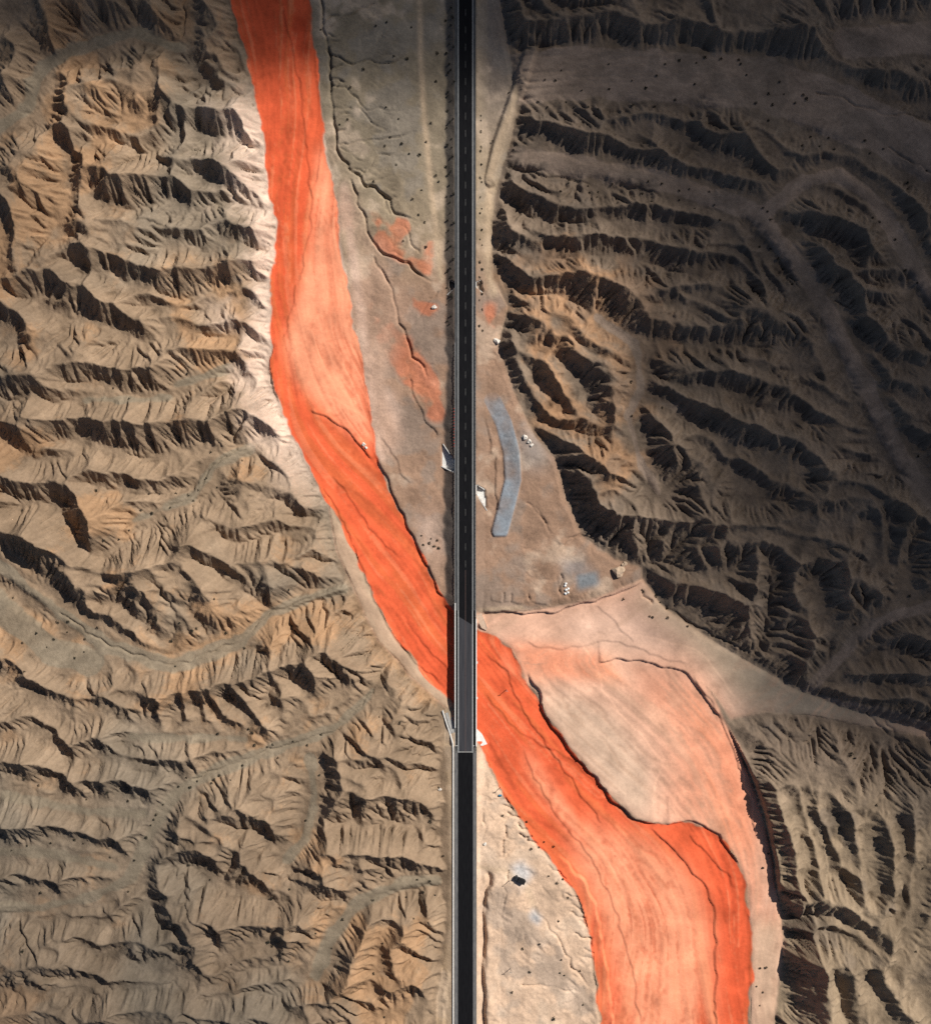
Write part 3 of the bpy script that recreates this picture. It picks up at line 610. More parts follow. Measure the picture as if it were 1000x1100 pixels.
    cb = lerp(cb, (.50, .32, .22), sst(s1*.6+.6*s2+.6*n2, .2, 2.)*.4)
    cb = lerp(cb, (.42, .25, .17), zn['vein']*.45*mr['bar']+zn['vein']*.3*mr['fan'])
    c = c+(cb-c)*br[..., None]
    # the red sand
    rv = blur(zn['river'], 2); rv = sst(rv+np.clip(.25*n3+.1*n2, -.4, .4)*4*rv*(1-rv), .3, .7)
    cr = np.empty_like(c); cr[:] = (.78, .135, .055)
    peach = np.maximum.reduce([soft('344,150 352,170 362,215 372,280 382,340 392,400 402,480 388,472 365,455 340,432 316,405 306,372 320,320 334,265 341,200', 7), soft('615,880 690,905 740,940 762,1000 764,1195 690,1195 672,1080 645,980 618,920', 14)*.95,
          soft('562,798 585,830 620,880 660,940 640,935 600,880 570,835', 6)*.8, soft('556,715 600,700 612,712 575,742', 6), soft('650,1000 690,1195 660,1195 648,1060', 10)*.5, soft('540,690 560,730 540,720', 4)*.3])
    cr = lerp(cr, (.92, .355, .20), np.clip(peach*1.1+.12*s2*peach, 0, 1))
    cr = lerp(cr, (.62, .085, .035), np.maximum.reduce([soft('280,70 300,70 320,150 330,250 315,330 300,370 296,300 300,240 290,160', 8)*.4, soft('250,-40 335,-40 338,60 300,75 268,70', 14)*.5, soft('312,15 330,20 335,62 322,66 314,45', 3)*.9, soft('425,650 482,715 482,745 440,705', 4)*.3, soft('512,745 560,770 640,850 600,830 540,790', 6)*.35, soft('770,905 800,940 803,1100 775,1100 772,1000', 6)*.4]))
    cr = lerp(cr, (.56, .17, .055), sst(s2-.3*s1, .5, 2.)*.32*(1-peach))
    cr = lerp(cr, (.84, .30, .15), sst(s1+.5*s2, .7, 2.4)*.35)
    cr = lerp(cr, (.45, .075, .03), sst(-s1-.3*s2+.5*n2, 1.3, 2.6)*.4)
    vein = zn['vein']
    cr = lerp(cr, (.40, .07, .03), vein*(.5-.1*peach))
    c = c+(cr-c)*rv[..., None]
    c *= (1+.07*n3+.05*zn['rill']*zn['hills'])[..., None]
    return np.clip(c, .01, .94)

# ---------------------------------------------------------------- HELPERS
def W(px, py, z=0.): return Vector(((px-500)*S, (550-py)*S, z))
def tag(o, label=None, cat=None, group=None, kind=None):
    for k, v in (('label', label), ('category', cat), ('group', group), ('kind', kind)):
        if v: o[k] = v
    return o
def link(name, me, mat=None, parent=None):
    o = bpy.data.objects.new(name, me); COL.objects.link(o)
    if mat is not None and me is not None and not me.materials: me.materials.append(mat)
    if parent: o.parent = parent
    return o
def empty(name, loc, label, cat, group=None, rz=0.):
    o = bpy.data.objects.new(name, None); COL.objects.link(o); o.location = loc; o.rotation_euler.z = rz
    o.empty_display_size = .3
    return tag(o, label, cat, group)
class MB:
    def __init__(s): s.v = []; s.f = []
    def prism(s, pts, z0, z1):
        """pts: xy outline (counter-clockwise); z0, z1 number or one per point"""
        n = len(pts); b = len(s.v)
        z0 = [z0]*n if np.isscalar(z0) else z0; z1 = [z1]*n if np.isscalar(z1) else z1
        s.v += [(p[0], p[1], z0[i]) for i, p in enumerate(pts)]+[(p[0], p[1], z1[i]) for i, p in enumerate(pts)]
        s.f += [tuple(b+n+i for i in range(n)), tuple(b+n-1-i for i in range(n))]
        s.f += [(b+i, b+(i+1) % n, b+n+(i+1) % n, b+n+i) for i in range(n)]
        return s
    def box(s, x0, x1, y0, y1, z0, z1): return s.prism([(x0, y0), (x1, y0), (x1, y1), (x0, y1)], z0, z1)
    def tube(s, a, b, r, n=8, r2=None):
        a, b = Vector(a), Vector(b); d = (b-a).normalized(); u = d.orthogonal().normalized(); w = d.cross(u); k = len(s.v); r2 = r if r2 is None else r2
        for c, q in ((a, r), (b, r2)): s.v += [tuple(c+(u*math.cos(t)+w*math.sin(t))*q) for t in [2*math.pi*i/n for i in range(n)]]
        s.f += [(k+i, k+(i+1) % n, k+n+(i+1) % n, k+n+i) for i in range(n)]+[tuple(k+n-1-i for i in range(n)), tuple(k+n+i for i in range(n))]
        return s
    def strip(s, xs, ys, zf):
        """a sheet between x = xs[0] and xs[1] following the road's grade along ys"""
        k = len(s.v)
        for y in ys: s.v += [(xs[0], y, zf(y)), (xs[1], y, zf(y))]
        s.f += [(k+2*i, k+2*i+2, k+2*i+3, k+2*i+1)[::-1] for i in range(len(ys)-1)]
        return s
    def mesh(s, name):
        me = bpy.data.meshes.new(name); me.from_pydata(s.v, [], s.f); me.update()
        bm = bmesh.new(); bm.from_mesh(me); bmesh.ops.recalc_face_normals(bm, faces=bm.faces); bm.to_mesh(me); bm.free()
        return me
    def build(s, name, mat, parent=None): return link(name, s.mesh(name), mat, parent)

def mat_new(name):
    m = bpy.data.materials.new(name); m.use_nodes = True; t = m.node_tree
    return m, t, t.nodes['Principled BSDF']
def noise_mat(name, c1, c2, scale=3., rough=.9, bump=.2, dist=.05, detail=6., stretch=None, spec=.3):
    m, t, b = mat_new(name)
    geo = t.nodes.new('ShaderNodeTexCoord'); mp = t.nodes.new('ShaderNodeMapping'); t.links.new(geo.outputs['Object'], mp.inputs[0])
    if stretch: mp.inputs['Scale'].default_value = stretch
    nz = t.nodes.new('ShaderNodeTexNoise'); nz.inputs['Scale'].default_value = scale; nz.inputs['Detail'].default_value = detail; nz.inputs['Roughness'].default_value = .65
    t.links.new(mp.outputs[0], nz.inputs['Vector'])
    rp = t.nodes.new('ShaderNodeValToRGB'); rp.color_ramp.elements[0].position = .3; rp.color_ramp.elements[1].position = .7
    rp.color_ramp.elements[0].color = (*c1, 1); rp.color_ramp.elements[1].color = (*c2, 1)
    t.links.new(nz.outputs['Fac'], rp.inputs[0]); t.links.new(rp.outputs[0], b.inputs['Base Color'])
    bp = t.nodes.new('ShaderNodeBump'); bp.inputs['Strength'].default_value = bump; bp.inputs['Distance'].default_value = dist
    t.links.new(nz.outputs['Fac'], bp.inputs['Height']); t.links.new(bp.outputs[0], b.inputs['Normal'])
    b.inputs['Roughness'].default_value = rough; b.inputs['Specular IOR Level'].default_value = spec
    return m
def ground_mat(name, sc, bump, dist, vary):
    """the ground's own colour (point colours) broken up by fine grain, with relief finer than the mesh"""
    m, t, b = mat_new(name); L = t.links.new
    at = t.nodes.new('ShaderNodeAttribute'); at.attribute_name = 'earth'
    tc = t.nodes.new('ShaderNodeTexCoord')
    n1 = t.nodes.new('ShaderNodeTexNoise'); n1.inputs['Scale'].default_value = sc; n1.inputs['Detail'].default_value = 7; n1.inputs['Roughness'].default_value = .7
    n2 = t.nodes.new('ShaderNodeTexNoise'); n2.inputs['Scale'].default_value = sc*.12; n2.inputs['Detail'].default_value = 5
    L(tc.outputs['Object'], n1.inputs['Vector']); L(tc.outputs['Object'], n2.inputs['Vector'])
    mr_ = t.nodes.new('ShaderNodeMapRange'); mr_.inputs[1].default_value = .3; mr_.inputs[2].default_value = .7; mr_.inputs[3].default_value = 1-vary; mr_.inputs[4].default_value = 1+vary
    mr2 = t.nodes.new('ShaderNodeMapRange'); mr2.inputs[1].default_value = .3; mr2.inputs[2].default_value = .7; mr2.inputs[3].default_value = 1-vary*.6; mr2.inputs[4].default_value = 1+vary*.6
    L(n1.outputs['Fac'], mr_.inputs[0]); L(n2.outputs['Fac'], mr2.inputs[0])
    mu = t.nodes.new('ShaderNodeMath'); mu.operation = 'MULTIPLY'; L(mr_.outputs[0], mu.inputs[0]); L(mr2.outputs[0], mu.inputs[1])
    vm = t.nodes.new('ShaderNodeVectorMath'); vm.operation = 'SCALE'; L(at.outputs['Color'], vm.inputs[0]); L(mu.outputs[0], vm.inputs['Scale'])
    L(vm.outputs[0], b.inputs['Base Color'])
    bp = t.nodes.new('ShaderNodeBump'); bp.inputs['Strength'].default_value = bump; bp.inputs['Distance'].default_value = dist
    L(n1.outputs['Fac'], bp.inputs['Height']); L(bp.outputs[0], b.inputs['Normal'])
    b.inputs['Roughness'].default_value = 1.; b.inputs['Specular IOR Level'].default_value = .05
    return m
M_ROCK = ground_mat('badland_clay', .55, .7, .5, .16)
M_SAND = ground_mat('river_sand', .7, .5, .2, .10)
M_DIRT = ground_mat('alluvium', .8, .6, .35, .17)
M_ASPHALT = noise_mat('asphalt', (.006, .006, .0075), (.0115, .0115, .013), 1.6, .9, .1, stretch=(1, .12, 1), spec=.06)
M_DECK = noise_mat('worn_bridge_deck', (.034, .034, .04), (.058, .058, .065), 1.2, .9, .1, stretch=(1, .05, 1), spec=.15)
M_VERGE = noise_mat('dark_shoulder', (.035, .037, .04), (.085, .086, .088), 1.1, .95, .4, stretch=(1, .3, 1))
M_SHOULDER = noise_mat('shoulder_gravel', (.09, .09, .095), (.17, .165, .16), 1.1, .95, .4, stretch=(1, .3, 1))
M_PAINT = noise_mat('white_road_paint', (.30, .31, .31), (.46, .46, .45), .8, .7, .05)
M_DASH = noise_mat('worn_road_paint', (.05, .05, .048), (.17, .165, .155), .8, .8, .05)
M_ORANGE = noise_mat('worn_orange_paint', (.09, .055, .05), (.15, .09, .075), .8, .8, .05)
M_CONC = noise_mat('pale_concrete', (.52, .51, .48), (.78, .77, .74), .9, .85, .15)
M_CONC2 = noise_mat('weathered_concrete', (.24, .235, .225), (.42, .41, .39), .8, .9, .2)
M_STONE0 = noise_mat('silted_concrete', (.30, .23, .17), (.42, .34, .27), .8, .9, .2)
M_STEEL = noise_mat('galvanised_steel', (.16, .17, .18), (.24, .25, .26), 2., .5, .05)
M_POLE = noise_mat('concrete_pole', (.20, .18, .16), (.30, .28, .25), 2., .85, .1)
M_HOLLOW_SHADE = noise_mat('hollow_shade', (.008, .008, .008), (.015, .014, .013), 1., 1., .1)
M_BUSH = noise_mat('dry_shrub', (.012, .012, .009), (.045, .042, .028), 2.5, .95, .1)
M_TWIG = noise_mat('dry_twigs', (.05, .038, .026), (.09, .07, .05), 4., .95, .1)
M_RED = noise_mat('red_reflector', (.42, .03, .02), (.55, .05, .03), 2., .5, .05)

# ---------------------------------------------------------------- GROUND
Zt, zflat, MR, ZN = build_terrain()
Zt = finish_terrain(Zt, MR, ZN)
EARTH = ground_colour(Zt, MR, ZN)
print('terrain done', time.time()-T_START)
zone = np.zeros((NY, NX), np.int8)
zone[ZN['hills'] & (XX > 490)] = 1
zone[ZN['plain'] & (XX <= 500)] = 2; zone[ZN['plain'] & (XX > 500)] = 3; zone[ZN['plain'] & (YY > 700)] = 4
zone[ZN['bar']] = 5; zone[ZN['bank']] = 6; zone[ZN['river']] = 7
def sample_z(px, py):
    i = (px-PX0)/CELL; j = (py-PY0)/CELL; i0 = int(np.clip(i, 0, NX-2)); j0 = int(np.clip(j, 0, NY-2)); f, g = i-i0, j-j0
    return float((Zt[j0, i0]*(1-f)+Zt[j0, i0+1]*f)*(1-g)+(Zt[j0+1, i0]*(1-f)+Zt[j0+1, i0+1]*f)*g)
def make_zone(name, ids, mat, label, cat):
    q = np.isin(zone[:-1, :-1], ids); jj, ii = np.nonzero(q)
    a = jj*NX+ii; quads = np.stack([a, a+NX, a+NX+1, a+1], 1)
    used = np.zeros(NX*NY, bool); used[quads.ravel()] = True
    remap = np.cumsum(used)-1; vid = np.nonzero(used)[0]
    co = np.empty((len(vid), 3), np.float32); co[:, 0] = (XX.ravel()[vid]-500)*S; co[:, 1] = (550-YY.ravel()[vid])*S; co[:, 2] = Zt.ravel()[vid]
    me = bpy.data.meshes.new(name); nq = len(quads)
    me.vertices.add(len(vid)); me.vertices.foreach_set('co', co.ravel())
    me.loops.add(nq*4); me.loops.foreach_set('vertex_index', remap[quads].ravel().astype(np.int32))
    me.polygons.add(nq); me.polygons.foreach_set('loop_start', np.arange(0, nq*4, 4, dtype=np.int32))
    me.polygons.foreach_set('use_smooth', np.ones(nq, bool))
    me.update()
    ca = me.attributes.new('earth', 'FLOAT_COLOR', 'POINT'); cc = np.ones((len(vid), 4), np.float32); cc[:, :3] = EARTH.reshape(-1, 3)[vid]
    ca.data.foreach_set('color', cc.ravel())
    o = link(name, me, mat); tag(o, label, cat, kind='structure')
    return o
make_zone('badland_hills', [0], M_ROCK, 'tan gullied badland hills west of the red river', 'hills')
make_zone('badland_hills', [1], M_ROCK, 'dark brown gullied badland hills east of the road', 'hills')
make_zone('desert_plain', [2], M_DIRT, 'olive tan plain between the red river and the road', 'plain')
make_zone('desert_plain', [3], M_DIRT, 'brown rutted plain between the road and the dark hills', 'plain')
make_zone('desert_plain', [4], M_DIRT, 'pale tan flats beside the road south of the bridge', 'plain')
make_zone('sand_bar', [5], M_SAND, 'pale pink sand bar and fan east of the bridge', 'sand bar')
make_zone('river_bank', [6], M_SAND, 'pale strip of dry sand along the west bank', 'bank')
make_zone('riverbed', [7], M_SAND, 'bright red orange sand bed of the dry river', 'riverbed')
# the desert goes on beyond the surveyed ground
border = [(0, i) for i in range(0, NX-1, 6)]+[(j, NX-1) for j in range(0, NY-1, 6)]+[(NY-1, i) for i in range(NX-1, 0, -6)]+[(j, 0) for j in range(NY-1, 0, -6)]
bj = np.array([b[0] for b in border]); bi = np.array([b[1] for b in border]); nb = len(border)
bx = (XX[bj, bi]-500)*S; by = (550-YY[bj, bi])*S; bz = Zt[bj, bi]; bc = EARTH[bj, bi]
vs = []; cs = []; rg = np.random.default_rng(5)
for k, (sc, mix) in enumerate([(1, 0), (1.03, .15), (1.1, .4), (1.25, .7), (1.6, .9), (2.5, 1), (6, 1), (16, 1)]):
    z = bz*(1-mix)+mix*(6+6*np.convolve(rg.standard_normal(nb+8), np.ones(9)/3, 'valid'))-(.02 if k == 0 else 0)
    vs.append(np.stack([bx*sc, by*sc, z], 1)); cs.append(bc*(1-mix)+mix*np.array([.33, .245, .17]))
vs = np.concatenate(vs); cs = np.concatenate(cs)
fs = [(r*nb+i, r*nb+(i+1) % nb, (r+1)*nb+(i+1) % nb, (r+1)*nb+i) for r in range(7) for i in range(nb)]
me = bpy.data.meshes.new('desert_ground'); me.from_pydata(vs.tolist(), [], fs); me.update()
ca = me.attributes.new('earth', 'FLOAT_COLOR', 'POINT'); ca.data.foreach_set('color', np.concatenate([cs, np.ones((len(cs), 1))], 1).astype(np.float32).ravel())
if me.polygons[0].normal.z < 0: me.flip_normals()
me.polygons.foreach_set('use_smooth', np.ones(len(fs), bool))
tag(link('desert_ground', me, M_ROCK), 'desert ground beyond the hills', 'ground', kind='structure')

# ---------------------------------------------------------------- SHADE VOLUME (added out of view, shaped to darken the edges of the scene)
SHADE_Z = 640.0
def shade_tau(px, py):
    wv = 30*np.sin(px*.011+1.3)*np.cos(py*.009)+18*np.sin(px*.027+py*.021)
    xe = lin(py, [-400, 0, 150, 300, 450, 600, 690, 750, 800, 860, 920, 1000, 1100, 1500], [380, 430, 480, 520, 560, 610, 660, 690, 745, 810, 850, 880, 880, 860])
    amp = lin(py, [-400, 650, 760, 900, 1100, 1500], [2.25, 2.25, 2.0, 1.15, .85, 1.2])
    te = amp*sst((px+wv-xe)/260., 0, 1)+.5*sst((px-780)/240., 0, 1)*sst((760-py)/100., 0, 1)
    tn = 1.3*sst((190+wv*.6-py)/220., 0, 1)+1.1*sst((118+wv*.4-py)/70., 0, 1)+.5*sst((230-px)/150., 0, 1)*sst((110-py)/90., 0, 1)
    tw = .9*sst((150+wv-px)/260., 0, 1)*sst((760-py)/500., 0, 1)
    ts = .6*sst((py-780+wv)/330., 0, 1)*sst((460-px)/330., 0, 1)
    return np.maximum(te, np.maximum(tn, tw))+ts
CSIG = 0.05
cgx = np.arange(-700, 1500, 20.); cgy = np.arange(-700, 1500, 20.)
cX, cY = np.meshgrid(cgx, cgy)
tau = shade_tau(cX, cY)
th = tau*math.sin(SUN_EL)/CSIG                      # vertical thickness giving that optical depth along the sun's rays
fade = sst(cX+700, 0, 300)*sst(1480-cX, 0, 300)*sst(cY+700, 0, 300)*sst(1480-cY, 0, 300)
th = th*fade
off = SUN_DIR*(SHADE_Z/SUN_DIR.z)
wx = (cX-500)*S+off.x; wy = (550-cY)*S+off.y
on = th > .25
cy_, cx_ = cX.shape
vid = -np.ones((cy_, cx_), int); k = np.nonzero(on); vid[k] = np.arange(len(k[0])); nv = len(k[0])
lump = .25*np.sin(wx*.05)*np.cos(wy*.043)
top = np.stack([wx, wy, SHADE_Z+th*(.5+lump*.4)], -1)[k]; bot = np.stack([wx, wy, SHADE_Z-th*(.5-lump*.4)], -1)[k]
q = on[:-1, :-1] & on[1:, :-1] & on[:-1, 1:] & on[1:, 1:]
fs = []
for j, i in zip(*np.nonzero(q)):
    a, b, c, d = vid[j, i], vid[j+1, i], vid[j+1, i+1], vid[j, i+1]
    fs += [(a, b, c, d), (a+nv, d+nv, c+nv, b+nv)]
    for (jj, ii, p0, p1) in ((j-1, i, d, a), (j+1, i, b, c), (j, i-1, a, b), (j, i+1, c, d)):
        if jj < 0 or ii < 0 or jj >= q.shape[0] or ii >= q.shape[1] or not q[jj, ii]: fs.append((p1, p0, p0+nv, p1+nv))
me = bpy.data.meshes.new('shade_volume'); me.from_pydata(np.concatenate([top, bot]).tolist(), [], fs); me.update()
bm = bmesh.new(); bm.from_mesh(me); bmesh.ops.delete(bm, geom=[v for v in bm.verts if not v.link_faces], context='VERTS'); bmesh.ops.recalc_face_normals(bm, faces=bm.faces); bm.to_mesh(me); bm.free()
mc = bpy.data.materials.new('shade_absorber'); mc.use_nodes = True; t = mc.node_tree; t.nodes.clear()
va = t.nodes.new('ShaderNodeVolumeAbsorption'); va.inputs['Color'].default_value = (0, 0, 0, 1); va.inputs['Density'].default_value = CSIG
om = t.nodes.new('ShaderNodeOutputMaterial'); t.links.new(va.outputs[0], om.inputs['Volume'])
tag(link('shade_volume', me, mc), 'added unseen absorbing volume that shades the edges of the desert', 'shade_volume', kind='structure')
print('ground+shade_volume', time.time()-T_START)

# ---------------------------------------------------------------- ROAD
def ry(py): return (550-py)*S
def rz(y): return float(road_z(550-y/S))
def yspan(p0, p1, n=40): return [ry(v) for v in np.linspace(p0, p1, n)]
BR0, BR1 = 655., 807.                                # bridge deck, in survey pixels along the road
def road_piece(p0, p1, label, lines):
    r = MB().strip((-4.0, 4.0), yspan(p0, p1), lambda y: rz(y)+.03).build('road', M_ASPHALT); tag(r, label, 'road', kind='structure')
    if lines:
        for sx in (-1, 1):
            MB().strip((sx*3.78-.15, sx*3.78+.15), yspan(p0, p1), lambda y: rz(y)+.036).build('edge_line', M_PAINT, r)
    return r
road_n = road_piece(-90, BR0, 'dark two lane asphalt road north of the bridge', True)
road_s = road_piece(BR1, 1190, 'unmarked black asphalt road south of the bridge', False)
for sx, a, b in ((-1, 4.0, 5.7), (1, 4.0, 5.5)):
    xs = sorted((sx*a, sx*b))
    tag(MB().strip(xs, yspan(-90, BR0 if sx < 0 else 668), lambda y: rz(y)+.0).build('road_shoulder', M_VERGE), 'grey gravel shoulder %s of the road north of the bridge' % ('west' if sx < 0 else 'east'), 'shoulder', kind='structure')
    xs = sorted((sx*a, sx*(6.0 if sx < 0 else 5.9)))
    tag(MB().strip(xs, yspan(800, 1190), lambda y: rz(y)+.0).build('road_shoulder', M_SHOULDER), 'grey gravel shoulder %s of the road south of the bridge' % ('west' if sx < 0 else 'east'), 'shoulder', kind='structure')
dash = None
for k in range(60):
    p0 = 16-18.3*5+18.3*k
    if p0 > 604: break
    zc = rz(ry(p0+3.7))
    if dash is None:
        dash = MB().box(-.085, .085, -1.85, 1.85, 0, .004).mesh('lane_dash')
    o = link('lane_dash', dash, M_DASH, road_n); o.location = (0, ry(p0+3.7), zc+.034)
    o.rotation_euler.x = math.atan((rz(ry(p0))-rz(ry(p0+7.4)))/3.7)
MB().strip((-.09, .09), yspan(612, BR0, 6), lambda y: rz(y)+.036).build('centre_line', M_ORANGE, road_n)

# ---------------------------------------------------------------- BRIDGE
br = empty('bridge', (0, ry((BR0+BR1)/2), 0), 'grey concrete road bridge with white parapets over the red riverbed', 'bridge')
OY = ry((BR0+BR1)/2)
def bld(mb, name, mat, parent=br):
    mb.v = [(x, y-OY, z) for x, y, z in mb.v]; return mb.build(name, mat, parent)
def along(x0, x1, p0, p1, dz0, dz1, n=12):
    m = MB(); ys = yspan(p0, p1, n)
    for y in ys: z = rz(y); m.v += [(x0, y, z+dz0), (x1, y, z+dz0), (x1, y, z+dz1), (x0, y, z+dz1)]
    for i in range(n-1):
        for a in range(4): m.f.append((4*i+a, 4*i+(a+1) % 4, 4*i+4+(a+1) % 4, 4*i+4+a))
    m.f += [(0, 1, 2, 3), (4*n-1, 4*n-2, 4*n-3, 4*n-4)]
    return m
deck = along(-5.5, 5.75, BR0+.0, BR1, -.75, .0)
deck_o = bld(deck, 'deck', M_CONC2)
skew = MB()                                          # worn running surface, cut on the skew at the north end
pts = [(-4.0, ry(661)), (-4.0, ry(BR1)), (4.0, ry(BR1)), (4.0, ry(671))]
skew.prism(pts, [rz(p[1])+.002 for p in pts], [rz(p[1])+.03 for p in pts]); bld(skew, 'running_surface', M_DECK)
pts = [(-4.0, ry(BR0)), (-4.0, ry(661)), (4.0, ry(671)), (4.0, ry(BR0))]
ap = MB(); ap.prism(pts, [rz(p[1])+.002 for p in pts], [rz(p[1])+.03 for p in pts]); bld(ap, 'approach_surface', M_ASPHALT)
for sx in (-1, 1):
    bld(along(min(sx*3.6, sx*4.0), max(sx*3.6, sx*4.0), BR0, BR1, .034, .05), 'edge_line', M_PAINT)
bld(along(-5.75, -5.2, 647, 780, -.5, .75), 'parapet', M_CONC)
bld(along(5.45, 6.05, 664, 800, -.5, .75), 'parapet', M_CONC)
for x0, x1 in ((-5.15, -4.15), (4.15, 5.4)): bld(along(x0, x1, BR0, BR1-8, .004, .06), 'walkway', M_ASPHALT)
bld(along(-.1, .1, BR0, BR1, .034, .04), 'centre_line', M_ORANGE)
for px in (-1.9, 1.9): pass
for p in (711, 749):
    pm = MB(); y = ry(p); zt = rz(y)-.76
    pm.box(-5.6, 6.5, y-.6, y+.6, zt-.7, zt); bld(pm, 'pier_cap', M_CONC)
    for x in (-3.4, 0, 3.4):
        c = MB().tube((x, y, -1.), (x, y, zt-.69), .5, 14); bld(c, 'pier_column', M_CONC2)
for p, s_ in ((658, 1), (803, -1)):
    ab = MB(); ab.box(-5.4, 5.65, ry(p)-.6, ry(p)+.6, -1.2, rz(ry(p))-.76); bld(ab, 'abutment', M_CONC2)
jt = MB(); jt.box(-4., 4., ry(806.6), ry(805.8), rz(ry(806))+.03, rz(ry(806))+.038); bld(jt, 'expansion_joint', M_CONC2)

# ---------------------------------------------------------------- WALLS BESIDE THE ROAD
def wall_line(name, pts, half, z0f, z1f, mat, parent=None, origin=None):
    """a wall following px points, with a bottom and a top height for each point"""
    p = [W(*q).xy for q in pts]; n = len(p); m = MB(); ox, oy = (origin.x, origin.y) if origin is not None else (0, 0); oz = origin.z if origin is not None else 0
    for i in range(n):
        d = (p[min(i+1, n-1)]-p[max(i-1, 0)]).normalized(); nn = Vector((-d.y, d.x))*half
        z0, z1 = z0f[i]-oz, z1f[i]-oz
        a, b = p[i]+nn, p[i]-nn
        m.v += [(a.x-ox, a.y-oy, z0), (b.x-ox, b.y-oy, z0), (b.x-ox, b.y-oy, z1), (a.x-ox, a.y-oy, z1)]
    for i in range(n-1):
        for a in range(4): m.f.append((4*i+a, 4*i+(a+1) % 4, 4*i+4+(a+1) % 4, 4*i+4+a))
    m.f += [(0, 1, 2, 3), (4*n-1, 4*n-2, 4*n-3, 4*n-4)]
    return m.build(name, mat, parent)
wp = [(475.5, 763), (479.5, 775), (484, 788), (486.6, 797), (487, 805)]
zt_ = [1.6, 2.2, 2.9, rz(ry(797))+.45, rz(ry(805))+.45]
rw = empty('retaining_wall', W(487, 950, rz(ry(950))), 'long white concrete wall edging the road south of the bridge', 'wall')
wall_line('wing', wp, .32, [-.8]*5, zt_, M_CONC, rw, rw.location)
south = [(487, v) for v in np.linspace(805.1, 1190, 30)]
wall_line('wall', south, .3, [rz(ry(v[1]))-.9 for v in south], [rz(ry(v[1]))+.45 for v in south], M_CONC, rw, rw.location)
wall_line('slope_slab', [(481, 765), (484.5, 776), (487.3, 786)], 1.5, [-.6, 0, .6], [1.3, 2.2, 3.0], M_CONC2, rw, rw.location)
apn = empty('abutment_apron', W(516, 792, 0), 'white concrete apron under the south east end of the bridge', 'apron')
m = MB(); pts = [W(*q).xy-apn.location.xy for q in ((512, 783), (517.5, 788.5), (523.3, 799), (518, 800.5), (512, 798))]
m.prism([tuple(q) for q in pts][::-1], -1.0, [2.2, 1.6, .9, 1.9, 2.9][::-1]); m.build('slab', M_CONC, apn)
apn2 = empty('abutment_cone', W(517, 668, 0), 'tan earth cone with pale tip at the north east end of the bridge', 'abutment')
m = MB(); pts = [W(*q).xy-apn2.location.xy for q in ((512, 660), (512, 664), (517, 674), (522.3, 677), (523.5, 674), (519.5, 664), (517, 658))]
m.prism([tuple(q) for q in pts], -1.0, [3.6, 3.5, 2.0, 1.2, 1.6, 2.7, 3.3]); m.build('cone', noise_mat('abutment_earth', (.50, .34, .24), (.62, .47, .36), 1., .95, .3), apn2)

# ---------------------------------------------------------------- CULVERTS
for c in CULVERTS:
    (hx, hy0), (_, hy1) = c['head']; zt = c['z']; zr_ = rz(ry((hy0+hy1)/2)); top = zr_-.35
    root = empty('culvert', W(hx, (hy0+hy1)/2, zt), c['label'], 'culvert')
    o0 = root.location
    sx = -1 if hx < 500 else 1
    a, b = W(hx, hy0), W(hx, hy1); wdt = a.y-b.y; hgt = (top-zt)*.72
    m = MB()
    m.box(-.22, .22, b.y-o0.y, b.y-o0.y+wdt*.14, -.5, top-zt); m.box(-.22, .22, a.y-o0.y-wdt*.14, a.y-o0.y, -.5, top-zt)
    m.box(-.22, .22, b.y-o0.y+wdt*.14, a.y-o0.y-wdt*.14, hgt, top-zt)
    m.build('headwall', M_CONC, root)
    MB().box(-sx*.24 if sx > 0 else .24, -sx*1.2 if sx > 0 else 1.2, b.y-o0.y+wdt*.14, a.y-o0.y-wdt*.14, 0, hgt).build('barrel', M_HOLLOW_SHADE, root)  # solid near-black box, the shade inside the opening painted on
    for w0, w1 in c['wings']:
        n = 5; pl = [(w0[0]+(w1[0]-w0[0])*k/(n-1), w0[1]+(w1[1]-w0[1])*k/(n-1)) for k in range(n)]
        if sx: pl[0] = (pl[0][0]+sx*.5, pl[0][1])
        zend = max(sample_z(w1[0]+sx*2.5, w1[1]), zt+.35)+.25
        wall_line('wing_wall', pl, .2, [zt-.5]*n, [top-.004+(zend-top)*(k/(n-1))**1.0 for k in range(n)], M_CONC, root, o0)
    pit = [W(*q).xy-o0.xy for q in P(c['pit'])]
    ar = sum(pit[i].x*pit[(i+1) % len(pit)].y-pit[(i+1) % len(pit)].x*pit[i].y for i in range(len(pit)))
    if ar < 0: pit = pit[::-1]
    MB().prism([tuple(q) for q in pit], -.4, 0.05).build('apron_floor', M_CONC if c['z'] < .9 else M_STONE0, root)

